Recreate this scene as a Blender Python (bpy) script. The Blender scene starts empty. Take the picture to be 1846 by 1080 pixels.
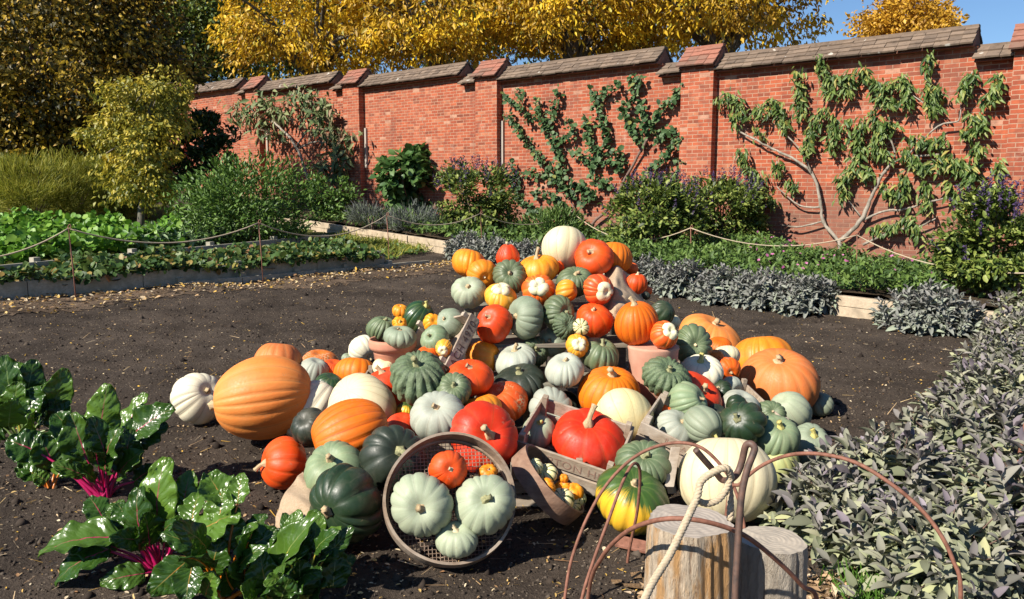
import bpy, math, random
import numpy as np
from mathutils import Vector, Matrix
random.seed(7); RNG = np.random.default_rng(7)
S = bpy.context.scene; COL = S.collection
R = math.radians
# ------------------------------------------------------------------ camera
F = 1450.0; CX, CY = 923.0, 540.0
PITCH = math.atan((540-345)/F)
CAM = Vector((0, 0, 1.5))
FWD = Vector((0, math.cos(PITCH), -math.sin(PITCH))); UP = Vector((0, math.sin(PITCH), math.cos(PITCH))); RT = Vector((1, 0, 0))
cd = bpy.data.cameras.new('camera'); cam = bpy.data.objects.new('camera', cd); COL.objects.link(cam)
cam.location = CAM; cam.rotation_euler = (math.pi/2-PITCH, 0, 0)
cd.sensor_width = 36; cd.lens = 36*F/1846; cd.clip_end = 3000; cd.clip_start = .05
S.camera = cam
def ray(px, py): return RT*((px-CX)/F) + UP*(-(py-CY)/F) + FWD
def P(px, py, d): return CAM + ray(px, py)*d
def csv(x, y, z): return (RT*x + UP*y - FWD*z)          # view aligned direction -> world
# ------------------------------------------------------------------ terrain
WD = Vector((-.766, .643, 0)); WN = Vector((-.643, -.766, 0))     # along the wall (to the left/back), wall normal
W0 = Vector((3.95, 17.0, 0))
def gz(x, y):
    t = -.766*x + .643*(y-6)
    return min(.05*(t+math.sqrt(t*t+4))/2, 1.6)
def G(px, py, dz=0.0, f=gz):
    r = ray(px, py); a, b = .5, 120.0
    t = a; st = .05
    while t < 120:
        p = CAM + r*t
        if p.z <= f(p.x, p.y)+dz: break
        t += st*max(1, t*.2)
    lo, hi = t-st*max(1, t*.2)*1.2, t
    for _ in range(30):
        m = (lo+hi)/2; p = CAM+r*m
        if p.z <= f(p.x, p.y)+dz: hi = m
        else: lo = m
    return CAM + r*hi
def WP(px, py, off=0.0):                                  # pixel -> point on the wall plane moved off metres towards us
    r = ray(px, py); o = W0 + WN*off
    t = (o-CAM).dot(WN)/r.dot(WN); return CAM + r*t
# ------------------------------------------------------------------ mesh helpers
class MB:
    def __init__(s): s.v = []; s.f = []; s.uv = []
    def add(s, vs, fs):
        o = len(s.v); s.v += [tuple(v) for v in vs]; s.f += [tuple(i+o for i in f) for f in fs]
    def box(s, c, x, y, z):                                # centre and three half vectors
        c = Vector(c); vs = []
        for k in (-1, 1):
            for i, j in ((-1, -1), (1, -1), (1, 1), (-1, 1)): vs.append(c + x*i + y*j + z*k)
        s.add(vs, [(3, 2, 1, 0), (4, 5, 6, 7), (0, 1, 5, 4), (1, 2, 6, 5), (2, 3, 7, 6), (3, 0, 4, 7)])
    def tube(s, pts, rad, n=6, cap=True, lob=0, lobn=5):
        pts = [Vector(p) for p in pts]; m = len(pts)
        rad = rad if hasattr(rad, '__len__') else [rad]*m
        t0 = (pts[1]-pts[0]).normalized(); a = t0.orthogonal().normalized(); vs = []
        for i in range(m):
            t = (pts[min(i+1, m-1)]-pts[max(i-1, 0)]).normalized()
            a = (a - t*a.dot(t)).normalized(); b = t.cross(a)
            for k in range(n):
                an = 2*math.pi*k/n; rr = rad[i]*(1+lob*math.cos(lobn*an))
                vs.append(pts[i] + a*(math.cos(an)*rr) + b*(math.sin(an)*rr))
        fs = [(i*n+k, i*n+(k+1) % n, (i+1)*n+(k+1) % n, (i+1)*n+k) for i in range(m-1) for k in range(n)]
        if cap: fs += [tuple(range(n-1, -1, -1)), tuple((m-1)*n+k for k in range(n))]
        s.add(vs, fs)
    def build(s, name, mat, parent=None, smooth=True, bevel=0):
        me = bpy.data.meshes.new(name); me.from_pydata(s.v, [], s.f)
        return link(me, name, mat, parent, smooth, bevel)
def link(me, name, mat, parent=None, smooth=True, bevel=0):
    me.materials.append(mat)
    if smooth: me.polygons.foreach_set('use_smooth', [True]*len(me.polygons))
    me.update(); o = bpy.data.objects.new(name, me); COL.objects.link(o)
    if parent:
        o.parent = parent; o.matrix_parent_inverse = parent.matrix_basis.inverted()
    if bevel:
        b = o.modifiers.new('bevel', 'BEVEL'); b.width = bevel; b.segments = 2; b.limit_method = 'ANGLE'
    return o
def tag(o, label=None, cat=None, group=None, kind=None):
    if label: o['label'] = label
    if cat: o['category'] = cat
    if group: o['group'] = group
    if kind: o['kind'] = kind
    return o
def empty(name, loc, label=None, cat=None, group=None):
    o = bpy.data.objects.new(name, None); COL.objects.link(o); o.location = loc; o.empty_display_size = .1
    return tag(o, label, cat, group)
def smooth_path(pts, n=6):
    pts = [Vector(p) for p in pts]; out = []
    for i in range(len(pts)-1):
        p0, p1, p2, p3 = pts[max(i-1, 0)], pts[i], pts[i+1], pts[min(i+2, len(pts)-1)]
        for k in range(n):
            t = k/n
            out.append(.5*((2*p1)+(p2-p0)*t+(2*p0-5*p1+4*p2-p3)*t*t+(3*p1-p0-3*p2+p3)*t**3))
    return out+[pts[-1]]
def npmesh(name, V, Fq):
    me = bpy.data.meshes.new(name); k = Fq.shape[1]
    me.vertices.add(len(V)); me.vertices.foreach_set('co', V.astype(np.float32).ravel())
    me.loops.add(Fq.size); me.loops.foreach_set('vertex_index', Fq.astype(np.int32).ravel())
    me.polygons.add(len(Fq)); me.polygons.foreach_set('loop_start', np.arange(0, Fq.size, k, dtype=np.int32))
    me.polygons.foreach_set('loop_total', np.full(len(Fq), k, dtype=np.int32))
    me.update(calc_edges=True); return me
def nrm(a): return a/np.maximum(np.linalg.norm(a, axis=1, keepdims=True), 1e-9)
T_TRI = (np.array([(0, 0, 0), (.5, .42, .12), (0, 1, -.08), (-.5, .42, .12)]), np.array([(0, 1, 2), (0, 2, 3)]))
def _leaf(rows, droop=.25, fold=.1):
    v = []
    for y, w in rows:
        z = -droop*y*y
        v += [(-w, y, z+fold*w*2), (0, y, z), (w, y, z+fold*w*2)]
    f = []
    for i in range(len(rows)-1):
        for j in (0, 1): f.append((i*3+j, i*3+j+1, i*3+j+4, i*3+j+3))
    return np.array(v), np.array(f)
T_SAGE = _leaf([(0, .05), (.22, .36), (.5, .5), (.8, .36), (1, .04)], .35, .16)
T_LONG = _leaf([(0, .08), (.35, .5), (.7, .38), (1, .02)], .3, .1)
T_OVAL = _leaf([(0, .1), (.3, .5), (.7, .45), (1, .04)], .15, .08)
T_NEED = (np.array([(-.5, 0, 0), (.5, 0, 0), (.25, 1, 0), (-.25, 1, 0)]), np.array([(0, 1, 2, 3)]))
def _disc(n=7):
    a = np.arange(n)*2*np.pi/n
    v = np.c_[np.cos(a)*.5, .5+np.sin(a)*.5, .06*np.cos(3*a)]
    v = np.r_[[(0, .5, -.08)], v]
    return v, np.array([(0, 1+i, 1+(i+1) % n) for i in range(n)])
T_DISC = _disc()
def leaves(name, T, Pn, D, U, L, W, mat, parent=None, tint=None, smooth=True):
    tv, tf = T; n = len(Pn); k = len(tv)
    d = nrm(D); sd = np.cross(d, U); bad = np.linalg.norm(sd, axis=1) < 1e-4; sd[bad] = (1, 0, 0); sd = nrm(sd); nn = np.cross(sd, d)
    L = np.broadcast_to(L, (n,)); W = np.broadcast_to(W, (n,))
    V = Pn[:, None, :] + (L*W)[:, None, None]*tv[None, :, 0:1]*sd[:, None, :] + L[:, None, None]*(tv[None, :, 1:2]*d[:, None, :] + tv[None, :, 2:3]*nn[:, None, :])
    Fq = (tf[None]+np.arange(n)[:, None, None]*k).reshape(-1, tf.shape[1])
    me = npmesh(name, V.reshape(-1, 3), Fq)
    if tint is not None:
        at = me.attributes.new('tint', 'FLOAT', 'POINT'); at.data.foreach_set('value', np.repeat(tint, k).astype(np.float32))
    o = link(me, name, mat, None, smooth)
    if parent:
        o.parent = parent; o.matrix_parent_inverse = parent.matrix_basis.inverted()
    return o
def rdir(n, up=0.0):
    v = RNG.normal(size=(n, 3)); v[:, 2] += up; return nrm(v)
_lat = RNG.random((64, 64))
def vnoise(x, y, s=0):
    x = np.asarray(x, float)+s*17.3; y = np.asarray(y, float)+s*9.1
    xi = np.floor(x).astype(int); yi = np.floor(y).astype(int); fx = x-xi; fy = y-yi
    fx = fx*fx*(3-2*fx); fy = fy*fy*(3-2*fy); g = lambda a, b: _lat[a % 64, b % 64]
    return (g(xi, yi)*(1-fx)+g(xi+1, yi)*fx)*(1-fy)+(g(xi, yi+1)*(1-fx)+g(xi+1, yi+1)*fx)*fy-.5
# ------------------------------------------------------------------ materials
def newmat(name):
    m = bpy.data.materials.new(name); m.use_nodes = True; nt = m.node_tree; return m, nt, nt.nodes['Principled BSDF']
def nd(nt, t, props=None, **inp):
    n = nt.nodes.new(t)
    for k, v in (props or {}).items(): setattr(n, k, v)
    for k, v in inp.items():
        key = int(k[1:]) if k[0] == 'i' and k[1:].isdigit() else k.replace('_', ' ')
        s = n.inputs[key]
        if isinstance(v, bpy.types.NodeSocket): nt.links.new(v, s)
        else: s.default_value = v
    return n
def c4(c): return (*c, 1)
def ramp(nt, fac, stops, interp='LINEAR'):
    r = nt.nodes.new('ShaderNodeValToRGB'); nt.links.new(fac, r.inputs[0]); e = r.color_ramp.elements; r.color_ramp.interpolation = interp
    while len(e) < len(stops): e.new(.5)
    for el, (p, c) in zip(e, stops): el.position = p; el.color = c4(c) if len(c) == 3 else c
    return r.outputs[0]
def mixc(nt, fac, a, b, mode='MIX'):
    n = nt.nodes.new('ShaderNodeMix'); n.data_type = 'RGBA'; n.blend_type = mode
    for s, v in ((n.inputs[0], fac), (n.inputs[6], a), (n.inputs[7], b)):
        if isinstance(v, bpy.types.NodeSocket): nt.links.new(v, s)
        else: s.default_value = c4(v) if isinstance(v, tuple) and len(v) == 3 else v
    return n.outputs[2]
def math_(nt, op, a, b=0.0, c=0.0):
    n = nt.nodes.new('ShaderNodeMath'); n.operation = op
    for s, v in zip(n.inputs, (a, b, c)):
        if isinstance(v, bpy.types.NodeSocket): nt.links.new(v, s)
        else: s.default_value = v
    return n.outputs[0]
def noise(nt, vec, scale, detail=4, rough=.6, dist=0.0):
    n = nd(nt, 'ShaderNodeTexNoise', Scale=scale, Detail=detail, Roughness=rough, Distortion=dist)
    if vec is not None: nt.links.new(vec, n.inputs['Vector'])
    return n.outputs['Fac']
def coords(nt, kind='Object'): return nt.nodes.new('ShaderNodeTexCoord').outputs[kind]
def scalev(nt, vec, s):
    n = nt.nodes.new('ShaderNodeMapping'); nt.links.new(vec, n.inputs[0]); n.inputs['Scale'].default_value = s; return n.outputs[0]
def bump(nt, b, h, strength=.3, dist=.01):
    n = nd(nt, 'ShaderNodeBump', Strength=strength, Distance=dist, Height=h); nt.links.new(n.outputs[0], b.inputs['Normal'])
def leafmat(name, stops, rough=.5, trans=.25, spec=.4, tint=None, bumpy=0):
    m, nt, b = newmat(name); g = nt.nodes.new('ShaderNodeNewGeometry')
    col = ramp(nt, g.outputs['Random Per Island'], stops)
    if tint:
        a = nd(nt, 'ShaderNodeAttribute', {'attribute_name': 'tint'}); col = mixc(nt, a.outputs['Fac'], col, ramp(nt, g.outputs['Random Per Island'], tint))
    nt.links.new(col, b.inputs['Base Color']); b.inputs['Roughness'].default_value = rough; b.inputs['Specular IOR Level'].default_value = spec
    if trans:
        t = nd(nt, 'ShaderNodeBsdfTranslucent', Color=col); mx = nd(nt, 'ShaderNodeMixShader', i0=trans, i1=b.outputs[0], i2=t.outputs[0])
        nt.links.new(mx.outputs[0], nt.nodes['Material Output'].inputs[0])
    return m
def woodmat(name, c1, c2, c3=None, scale=(3, 40, 40), rough=.8, bs=.3, coord='Object'):
    m, nt, b = newmat(name); v = scalev(nt, coords(nt, coord), scale)
    n1 = noise(nt, v, 1.5, 6, .65, .6); n2 = noise(nt, coords(nt, coord), 6, 4)
    col = ramp(nt, n1, [(.3, c1), (.65, c2)])
    if c3: col = mixc(nt, ramp(nt, n2, [(.45, (0, 0, 0)), (.7, (1, 1, 1))]), col, c3)
    nt.links.new(col, b.inputs['Base Color']); b.inputs['Roughness'].default_value = rough; bump(nt, b, n1, bs, .004); return m
def plainmat(name, c1, c2, scale=20, rough=.8, bs=.2, metal=0):
    m, nt, b = newmat(name); n1 = noise(nt, coords(nt), scale, 6)
    nt.links.new(ramp(nt, n1, [(.3, c1), (.7, c2)]), b.inputs['Base Color']); b.inputs['Roughness'].default_value = rough; b.inputs['Metallic'].default_value = metal
    bump(nt, b, n1, bs, .003); return m
# ------------------------------------------------------------------ light
SUN_AZ = Vector((.79, .61, 0)).normalized(); EL = R(38)
Ld = Vector((SUN_AZ.x*math.cos(EL), SUN_AZ.y*math.cos(EL), -math.sin(EL)))
sl = bpy.data.lights.new('sun', 'SUN'); sun = bpy.data.objects.new('sun', sl); COL.objects.link(sun)
sl.energy = 5.0; sl.angle = R(.5); sl.color = (1, .93, .82); sun.rotation_euler = Ld.to_track_quat('-Z', 'Y').to_euler()
w = bpy.data.worlds.new('World'); S.world = w; w.use_nodes = True; nt = w.node_tree; bg = nt.nodes['Background']
sk = nt.nodes.new('ShaderNodeTexSky'); sk.sky_type = 'NISHITA'; sk.sun_disc = False; sk.sun_elevation = EL
sk.sun_rotation = math.atan2(-SUN_AZ.x, -SUN_AZ.y); sk.air_density = 1.0; sk.dust_density = 0; sk.ozone_density = 7
nt.links.new(sk.outputs[0], bg.inputs[0]); bg.inputs[1].default_value = .066
S.view_settings.view_transform = 'Standard'; S.view_settings.look = 'None'; S.view_settings.exposure = .84; S.view_settings.gamma = 1
S.cycles.max_bounces = 6; S.cycles.transparent_max_bounces = 6

# ------------------------------------------------------------------ ground
def soilmat(name, c1, c2, cs, amt=.62, bs=.9):
    m, nt, b = newmat(name); v = coords(nt)
    n1 = noise(nt, v, .9, 6, .6); n2 = noise(nt, v, 55, 5, .7); n3 = noise(nt, v, 190, 3, .7)
    vo = nd(nt, 'ShaderNodeTexVoronoi', Vector=v, Scale=75.0)
    col = ramp(nt, n2, [(.3, c1), (.7, c2)]); col = mixc(nt, ramp(nt, n1, [(.35, (0, 0, 0)), (.75, (1, 1, 1))]), col, mixc(nt, n2, tuple(x*.9 for x in c2), tuple(x*1.9 for x in c2)))
    wet = noise(nt, v, 2.3, 5, .65); col = mixc(nt, ramp(nt, wet, [(.4, (.55, .55, .55)), (.56, (0, 0, 0))]), col, mixc(nt, 1.0, col, (.5, .48, .46), 'MULTIPLY'))
    rnd = nd(nt, 'ShaderNodeSeparateColor', Color=vo.outputs['Color']).outputs[0]
    sp = math_(nt, 'MULTIPLY', ramp(nt, rnd, [(.93, (0, 0, 0)), (.95, (1, 1, 1))]), ramp(nt, vo.outputs['Distance'], [(.25, (1, 1, 1)), (.4, (0, 0, 0))]))
    col = mixc(nt, sp, col, cs); nt.links.new(col, b.inputs['Base Color']); b.inputs['Roughness'].default_value = .95; b.inputs['Specular IOR Level'].default_value = .15
    h = math_(nt, 'ADD', math_(nt, 'MULTIPLY', n2, .8), math_(nt, 'MULTIPLY', n3, .35)); bump(nt, b, h, bs, .03); return m
M_SOIL = soilmat('dark_soil', (.017, .0128, .0098), (.076, .058, .044), (.34, .27, .19))
M_PATH = soilmat('litter_path', (.05, .036, .025), (.15, .105, .07), (.5, .42, .3))
M_CHIPG = soilmat('chip_ground', (.09, .05, .025), (.3, .19, .1), (.5, .38, .24))
M_BED = soilmat('bed_soil', (.03, .02, .012), (.09, .065, .04), (.2, .15, .1))
def gnoise(X, Y):
    near = np.clip(1-np.maximum(np.abs(X+.5)-7, 0)/3, 0, 1)*np.clip((16-Y)/4, 0, 1)
    return near*(vnoise(X*1.3, Y*1.3)*.05 + vnoise(X*5, Y*5, 1)*.028 + vnoise(X*13, Y*13, 2)*.022) - .01
def gfull(x, y): return gz(x, y)+float(gnoise(np.float64(x), np.float64(y)))
def axis(a, b, st, far):
    c = list(np.arange(a, b+1e-6, st)); d = st; x = a; lo = []
    while x > -far: d *= 1.35; x -= d; lo.append(x)
    d = st; x = b; hi = []
    while x < far: d *= 1.35; x += d; hi.append(x)
    return np.array(lo[::-1]+c+hi)
xs = axis(-7.5, 6.0, .045, 900); ys = axis(1.3, 12, .045, 1200)
X, Y = np.meshgrid(xs, ys); t = -.766*X+.643*(Y-6); Z = np.minimum(.05*(t+np.sqrt(t*t+4))/2, 1.6)
near_ = np.clip(1-np.maximum(np.abs(X+.5)-7, 0)/3, 0, 1)*np.clip((16-Y)/4, 0, 1)
Z = Z + gnoise(X, Y)
nx, ny = len(xs), len(ys); idx = np.arange(nx*ny).reshape(ny, nx)
Fq = np.stack([idx[:-1, :-1], idx[:-1, 1:], idx[1:, 1:], idx[1:, :-1]], -1).reshape(-1, 4)
tag(link(npmesh('ground', np.stack([X, Y, Z], -1).reshape(-1, 3), Fq), 'ground', M_SOIL), kind='structure')
def sheet(name, poly, dz, mat, kind='structure', st=.12, amp=.03, zf=gz, label=None, rag=.05):
    """ground-following sheet clipped to a polygon"""
    xs_ = [p[0] for p in poly]; ys_ = [p[1] for p in poly]
    gx = np.arange(min(xs_), max(xs_)+st, st); gy = np.arange(min(ys_), max(ys_)+st, st); v = []; f = []; ind = {}
    def inside(x, y):
        c = False; j = len(poly)-1
        for i in range(len(poly)):
            (xi, yi), (xj, yj) = poly[i], poly[j]
            if (yi > y) != (yj > y) and x < (xj-xi)*(y-yi)/(yj-yi)+xi: c = not c
            j = i
        return c
    def vid(i, j):
        if (i, j) not in ind:
            ind[i, j] = len(v); x, y = gx[i], gy[j]
            v.append((x, y, zf(x, y)+dz+amp*float(vnoise(x*4, y*4, 5))+amp*float(vnoise(x*11, y*11, 6))))
        return ind[i, j]
    for i in range(len(gx)-1):
        for j in range(len(gy)-1):
            if inside(gx[i]+st/2+rag*(random.uniform(-1, 1)+2*float(vnoise(gx[i]*2, gy[j]*2, 8))), gy[j]+st/2+rag*(random.uniform(-1, 1)+2*float(vnoise(gx[i]*2, gy[j]*2, 9)))): f.append((vid(i, j), vid(i+1, j), vid(i+1, j+1), vid(i, j+1)))
    me = bpy.data.meshes.new(name); me.from_pydata(v, [], f)
    return tag(link(me, name, mat), kind=kind), v
def xy(p): return (p.x, p.y)
PA, PB = G(-60, 548), G(692, 480)                                  # foot line of the near raised bed board
QA, QB = G(-60, 512, .1), G(592, 440, .1)
pv = (PB-PA).normalized(); pn = Vector((pv.y, -pv.x, 0))            # towards the viewer
# litter strip in front of the board
path, pvs = sheet('path', [xy(PA-pv*2), xy(PB+pv*2.2), xy(PB+pv*1.2+pn*1.0), xy(PA-pv*2+pn*.75)], .006, M_PATH, st=.05, rag=.16, zf=gfull, amp=.002)
chip, cvs = sheet('wood_chip_path', [(.1, 1.4), (.28, 2.5), (.55, 2.85), (1.0, 3.0), (1.5, 2.9), (2.3, 2.3), (2.3, 1.4)], .014, M_CHIPG, st=.04, rag=.1, zf=gfull, amp=.002)
def scatter(name, n, fn, mat, L, W, T=T_OVAL, lift=.012, label=None):
    pts = np.array([fn() for _ in range(n)]); d = rdir(n); d[:, 2] *= .25
    u = RNG.normal(size=(n, 3))*.35+np.array([0, 0, 1.0])
    l = RNG.uniform(*L, n); o = leaves(name, T, pts+np.array([0, 0, lift]), d, u, l, RNG.uniform(*W, n), mat)
    return tag(o, label, None, None, 'stuff')
M_CHIP = leafmat('chips', [(0, (.2, .12, .06)), (.4, (.42, .28, .16)), (.8, (.55, .42, .28)), (1, (.12, .07, .04))], .85, 0, .2)
M_LITTER = leafmat('fallen_leaves', [(0, (.42, .27, .13)), (.3, (.6, .5, .34)), (.55, (.6, .36, .05)), (.8, (.45, .3, .16)), (1, (.25, .13, .06))], .7, .1, .2)
M_CLOD = leafmat('clods', [(0, (.016, .012, .01)), (.7, (.065, .05, .039)), (1, (.1, .08, .062))], .95, 0, .1)
def on_path():
    a = random.uniform(-1.2, 9.6); b = min(abs(random.gauss(.25, .35)), 1.25); p = PA+pv*a+pn*b; return (p.x, p.y, gfull(p.x, p.y)+.016)
def on_chip():
    while True:
        x, y = random.uniform(.15, 2.2), random.uniform(1.5, 2.95)
        if y < 2.3+1.1*min(x, .7): return (x, y, gfull(x, y)+.016)
def on_plot():
    while True:
        y = 2.2+random.random()**1.3*11.5; x = random.uniform(-.68*y, .62*y)
        p = Vector((x, y, 0)); 
        if (p-PA).dot(pn) > .5: return (x, y, gfull(x, y))
scatter('leaf_litter', 2600, on_path, M_LITTER, (.025, .06), (.35, .7), label='dry tan and yellow leaves littering the strip beside the raised bed')
scatter('wood_chips', 5200, on_chip, M_CHIP, (.015, .055), (.25, .6), T=T_TRI, label='tan wood chippings around the cut logs')
scatter('soil_fragments', 7500, on_plot, M_LITTER, (.005, .026), (.2, .7), lift=.008, label='pale bits of straw and leaf on the dark soil')
scatter('straw_bits', 1500, on_plot, M_LITTER, (.03, .11), (.03, .06), T=T_NEED, lift=.008, label='thin straws and twigs strewn on the dark soil')
def clods():
    n = 20000; pts = np.array([on_plot() for _ in range(n)]); tv = np.array([(1, 0, 0), (-1, 0, 0), (0, 1, 0), (0, -1, 0), (0, 0, 1), (0, 0, -1.0)])
    tf = np.array([(0, 2, 4), (2, 1, 4), (1, 3, 4), (3, 0, 4), (2, 0, 5), (1, 2, 5), (3, 1, 5), (0, 3, 5)])
    s = RNG.uniform(.004, .014, n)*(1+(RNG.random(n) > .96)*1.8); V = pts[:, None, :]+s[:, None, None]*tv[None]*RNG.uniform(.5, 1.2, (n, 6, 1))
    o = link(npmesh('soil_clods', V.reshape(-1, 3), (tf[None]+np.arange(n)[:, None, None]*6).reshape(-1, 3)), 'soil_clods', M_CLOD, None, False)
    tag(o, 'small dark crumbs of soil over the plot', None, None, 'stuff')
clods()

# ------------------------------------------------------------------ brick wall
def brickmat(name, pier=False):
    m, nt, b = newmat(name); uv = coords(nt, 'UV'); ob = coords(nt)
    br = nd(nt, 'ShaderNodeTexBrick', {'offset': .5}, Vector=uv, Color1=c4((.36, .09, .042)), Color2=c4((.22, .05, .027)), Mortar=c4((.4, .24, .16)), Scale=1.0,
            Mortar_Size=.0085, Mortar_Smooth=.15, Bias=-.25, Brick_Width=.235, Row_Height=.076)
    snap = nd(nt, 'ShaderNodeTexWhiteNoise', {'noise_dimensions': '2D'}, Vector=scalev(nt, uv, (1/.1175, 1/.076, 1)))
    f = nd(nt, 'ShaderNodeVectorMath', {'operation': 'FLOOR'}); nt.links.new(scalev(nt, uv, (1/.235, 1/.076, 1)), f.inputs[0]); nt.links.new(f.outputs[0], snap.inputs['Vector'])
    odd = ramp(nt, snap.outputs['Value'], [(.0, (.13, .045, .03)), (.1, (.27, .06, .032)), (.3, (.36, .085, .04)), (.55, (.43, .11, .05)), (.75, (.33, .1, .055)), (.9, (.46, .2, .11)), (.97, (.5, .34, .24))], 'CONSTANT')
    col = mixc(nt, .55, br.outputs['Color'], mixc(nt, br.outputs['Fac'], odd, (.4, .24, .16)))
    st = noise(nt, ob, .9, 5, .65); st2 = noise(nt, ob, 7, 4)
    col = mixc(nt, ramp(nt, st, [(.5, (0, 0, 0)), (.8, (.4, .4, .4))]), col, (.46, .19, .12))
    col = mixc(nt, ramp(nt, st2, [(.32, (.75, .75, .75)), (.55, (0, 0, 0))]), col, mixc(nt, .6, col, (.15, .05, .035)))
    zz = nd(nt, 'ShaderNodeSeparateXYZ', Vector=uv).outputs[1]; dm = math_(nt, 'ADD', zz, math_(nt, 'MULTIPLY', st, -2.2)); col = mixc(nt, ramp(nt, dm, [(.0, (.55, .55, .55)), (.6, (0, 0, 0))]), col, (.16, .1, .075))
    col = mixc(nt, ramp(nt, noise(nt, ob, 2.4, 6, .75), [(.6, (0, 0, 0)), (.75, (.5, .5, .5))]), col, (.5, .36, .28)); col = mixc(nt, ramp(nt, noise(nt, scalev(nt, uv, (1.2, .35, 1)), 1.0, 5, .7), [(.3, (.55, .55, .55)), (.48, (0, 0, 0))]), col, (.14, .06, .045))
    nt.links.new(col, b.inputs['Base Color']); b.inputs['Roughness'].default_value = .9; b.inputs['Specular IOR Level'].default_value = .2
    h = math_(nt, 'SUBTRACT', math_(nt, 'MULTIPLY', noise(nt, ob, 30, 3), .4), br.outputs['Fac']); bump(nt, b, h, .6, .012); return m
M_BRICK = brickmat('red_brick')
def tilemat(name, c1, c2, lich):
    m, nt, b = newmat(name); g = nt.nodes.new('ShaderNodeNewGeometry'); v = coords(nt)
    col = ramp(nt, g.outputs['Random Per Island'], [(0, c1), (1, c2)]); n = noise(nt, v, 9, 5, .7)
    col = mixc(nt, ramp(nt, n, [(.5, (0, 0, 0)), (.7, (.7, .7, .7))]), col, tuple(x*.5 for x in c1))
    col = mixc(nt, ramp(nt, noise(nt, v, 4.2, 2, .5), [(.69, (0, 0, 0)), (.72, (1, 1, 1))]), col, lich)
    nt.links.new(col, b.inputs['Base Color']); b.inputs['Roughness'].default_value = .9; bump(nt, b, n, .3, .01); return m
M_TILE = tilemat('weathered_tile', (.12, .085, .06), (.21, .15, .105), (.45, .42, .36))
M_TILER = tilemat('red_tile', (.33, .125, .08), (.17, .1, .07), (.2, .14, .1))
def s_at(px):                                             # distance along the wall of a pixel column
    p = WP(px, 300); return (p-W0).dot(WD)
PIERS = [s_at(1862), s_at(1260), s_at(886), s_at(645), s_at(468), s_at(333)]; PIERS += [PIERS[-1]+5.2, PIERS[-1]+10.4]; PIERS = [PIERS[0]-5.8]+PIERS
LEV = [3.62, 3.9, 4.2, 4.46, 4.72, 4.98, 5.24, 5.5]        # coping foot of the bay left of pier i
WALL = empty('garden_wall', W0, 'tall red brick garden wall with stepped tiled coping and buttress piers', 'wall')
def wbox(name, s0, s1, z0, z1, off, th, mat, parent, bevel=0):
    """box on the wall line; front face at off towards us, th thick; uv in metres"""
    me = bpy.data.meshes.new(name); v = []
    for z in (z0, z1):
        for (s_, o_) in ((s0, off), (s1, off), (s1, off-th), (s0, off-th)):
            p = W0+WD*s_+WN*o_; v.append((p.x, p.y, z))
    me.from_pydata(v, [], [(0, 4, 5, 1), (1, 5, 6, 2), (2, 6, 7, 3), (3, 7, 4, 0), (4, 7, 6, 5), (0, 1, 2, 3)])
    ul = me.uv_layers.new(name='UVMap')
    for pl in me.polygons:
        for li in pl.loop_indices:
            co = me.vertices[me.loops[li].vertex_index].co; rel = co-W0; u = rel.dot(WD)-(rel.dot(WN) if pl.index in (1, 3) else 0); ul.data[li].uv = (u, co.z)
    return link(me, name, mat, parent, False, bevel)
def coping(name, s0, s1, z, rows, mat, parent, w=.30, over=.1, rise=.34, fo=0.0):
    mb = MB(); half = w+over; n = max(1, round((s1-s0)/.2)); tw = (s1-s0)/n
    for side in (1, -1):
        for r_ in range(rows):
            a0, a1 = r_/rows, (r_+1.0)/rows
            for k in range(n):
                sc = s0+tw*(k+.5)+random.uniform(-.006, .006)
                def pt(a, lift): return W0+WD*sc+WN*(fo-w*.6+side*half*(1-a))+Vector((0, 0, z+rise*a+lift))
                j = random.uniform(-.012, .012); p0 = pt(a0-.06, .045+j); p1 = pt(a1+.03, .012)
                m_ = (p0+p1)/2; al = (p1-p0)/2; nl = al.cross(WD).normalized()*side
                mb.box(m_, WD*(tw*.49), al, nl*.015)
    ridge = W0+WN*(fo-w*.6)
    mb.box(ridge+WD*(s0+s1)/2+Vector((0, 0, z+rise+.01)), WD*((s1-s0)/2), WN*.07, Vector((0, 0, .022)))
    o = mb.build(name, mat, parent, False)
    me = bpy.data.meshes.new('gable'); v = []                  # solid brick core under the tiles
    for s_ in (s0+.015, s1-.015):
        for (o_, zz) in ((fo-w*.6+half*.86, z-.02), (fo-w*.6, z+rise-.01), (fo-w*.6-half*.86, z-.02)):
            p = W0+WD*s_+WN*o_; v.append((p.x, p.y, zz))
    me.from_pydata(v, [], [(0, 1, 2), (5, 4, 3), (0, 3, 4, 1), (1, 4, 5, 2), (2, 5, 3, 0)]); me.uv_layers.new(name='UVMap')
    link(me, 'gable', M_BRICK, o, False); return o
for i in range(len(PIERS)-1):
    p0, p1 = PIERS[i], PIERS[i+1]; lv = LEV[i]; lo = LEV[i-1] if i else lv-.25
    wbox('brick_panel', p0+.92, p1-.36, -.3, lv, 0, .36, M_BRICK, WALL)
    wbox('brick_panel', p0+.36, p0+.92, -.3, lo+.02, -.002, .356, M_BRICK, WALL)
    coping('coping', p0+.95, p1-.37, lv, 4, M_TILE, WALL)
    coping('coping', p0+.36, p0+.95, lo+.02, 2, M_TILE, WALL, rise=.26)
    pr = wbox('pier', p0-.36, p0+.36, -.3, lo+.12, .2, .6, M_BRICK, WALL)
    coping('pier_cap', p0-.42, p0+.42, lo+.12, 4, M_TILER, WALL, w=.36, rise=.42, fo=.08)
M_BATTEN = woodmat('grey_batten', (.28, .24, .2), (.42, .37, .31), scale=(40, 40, 3))
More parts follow.
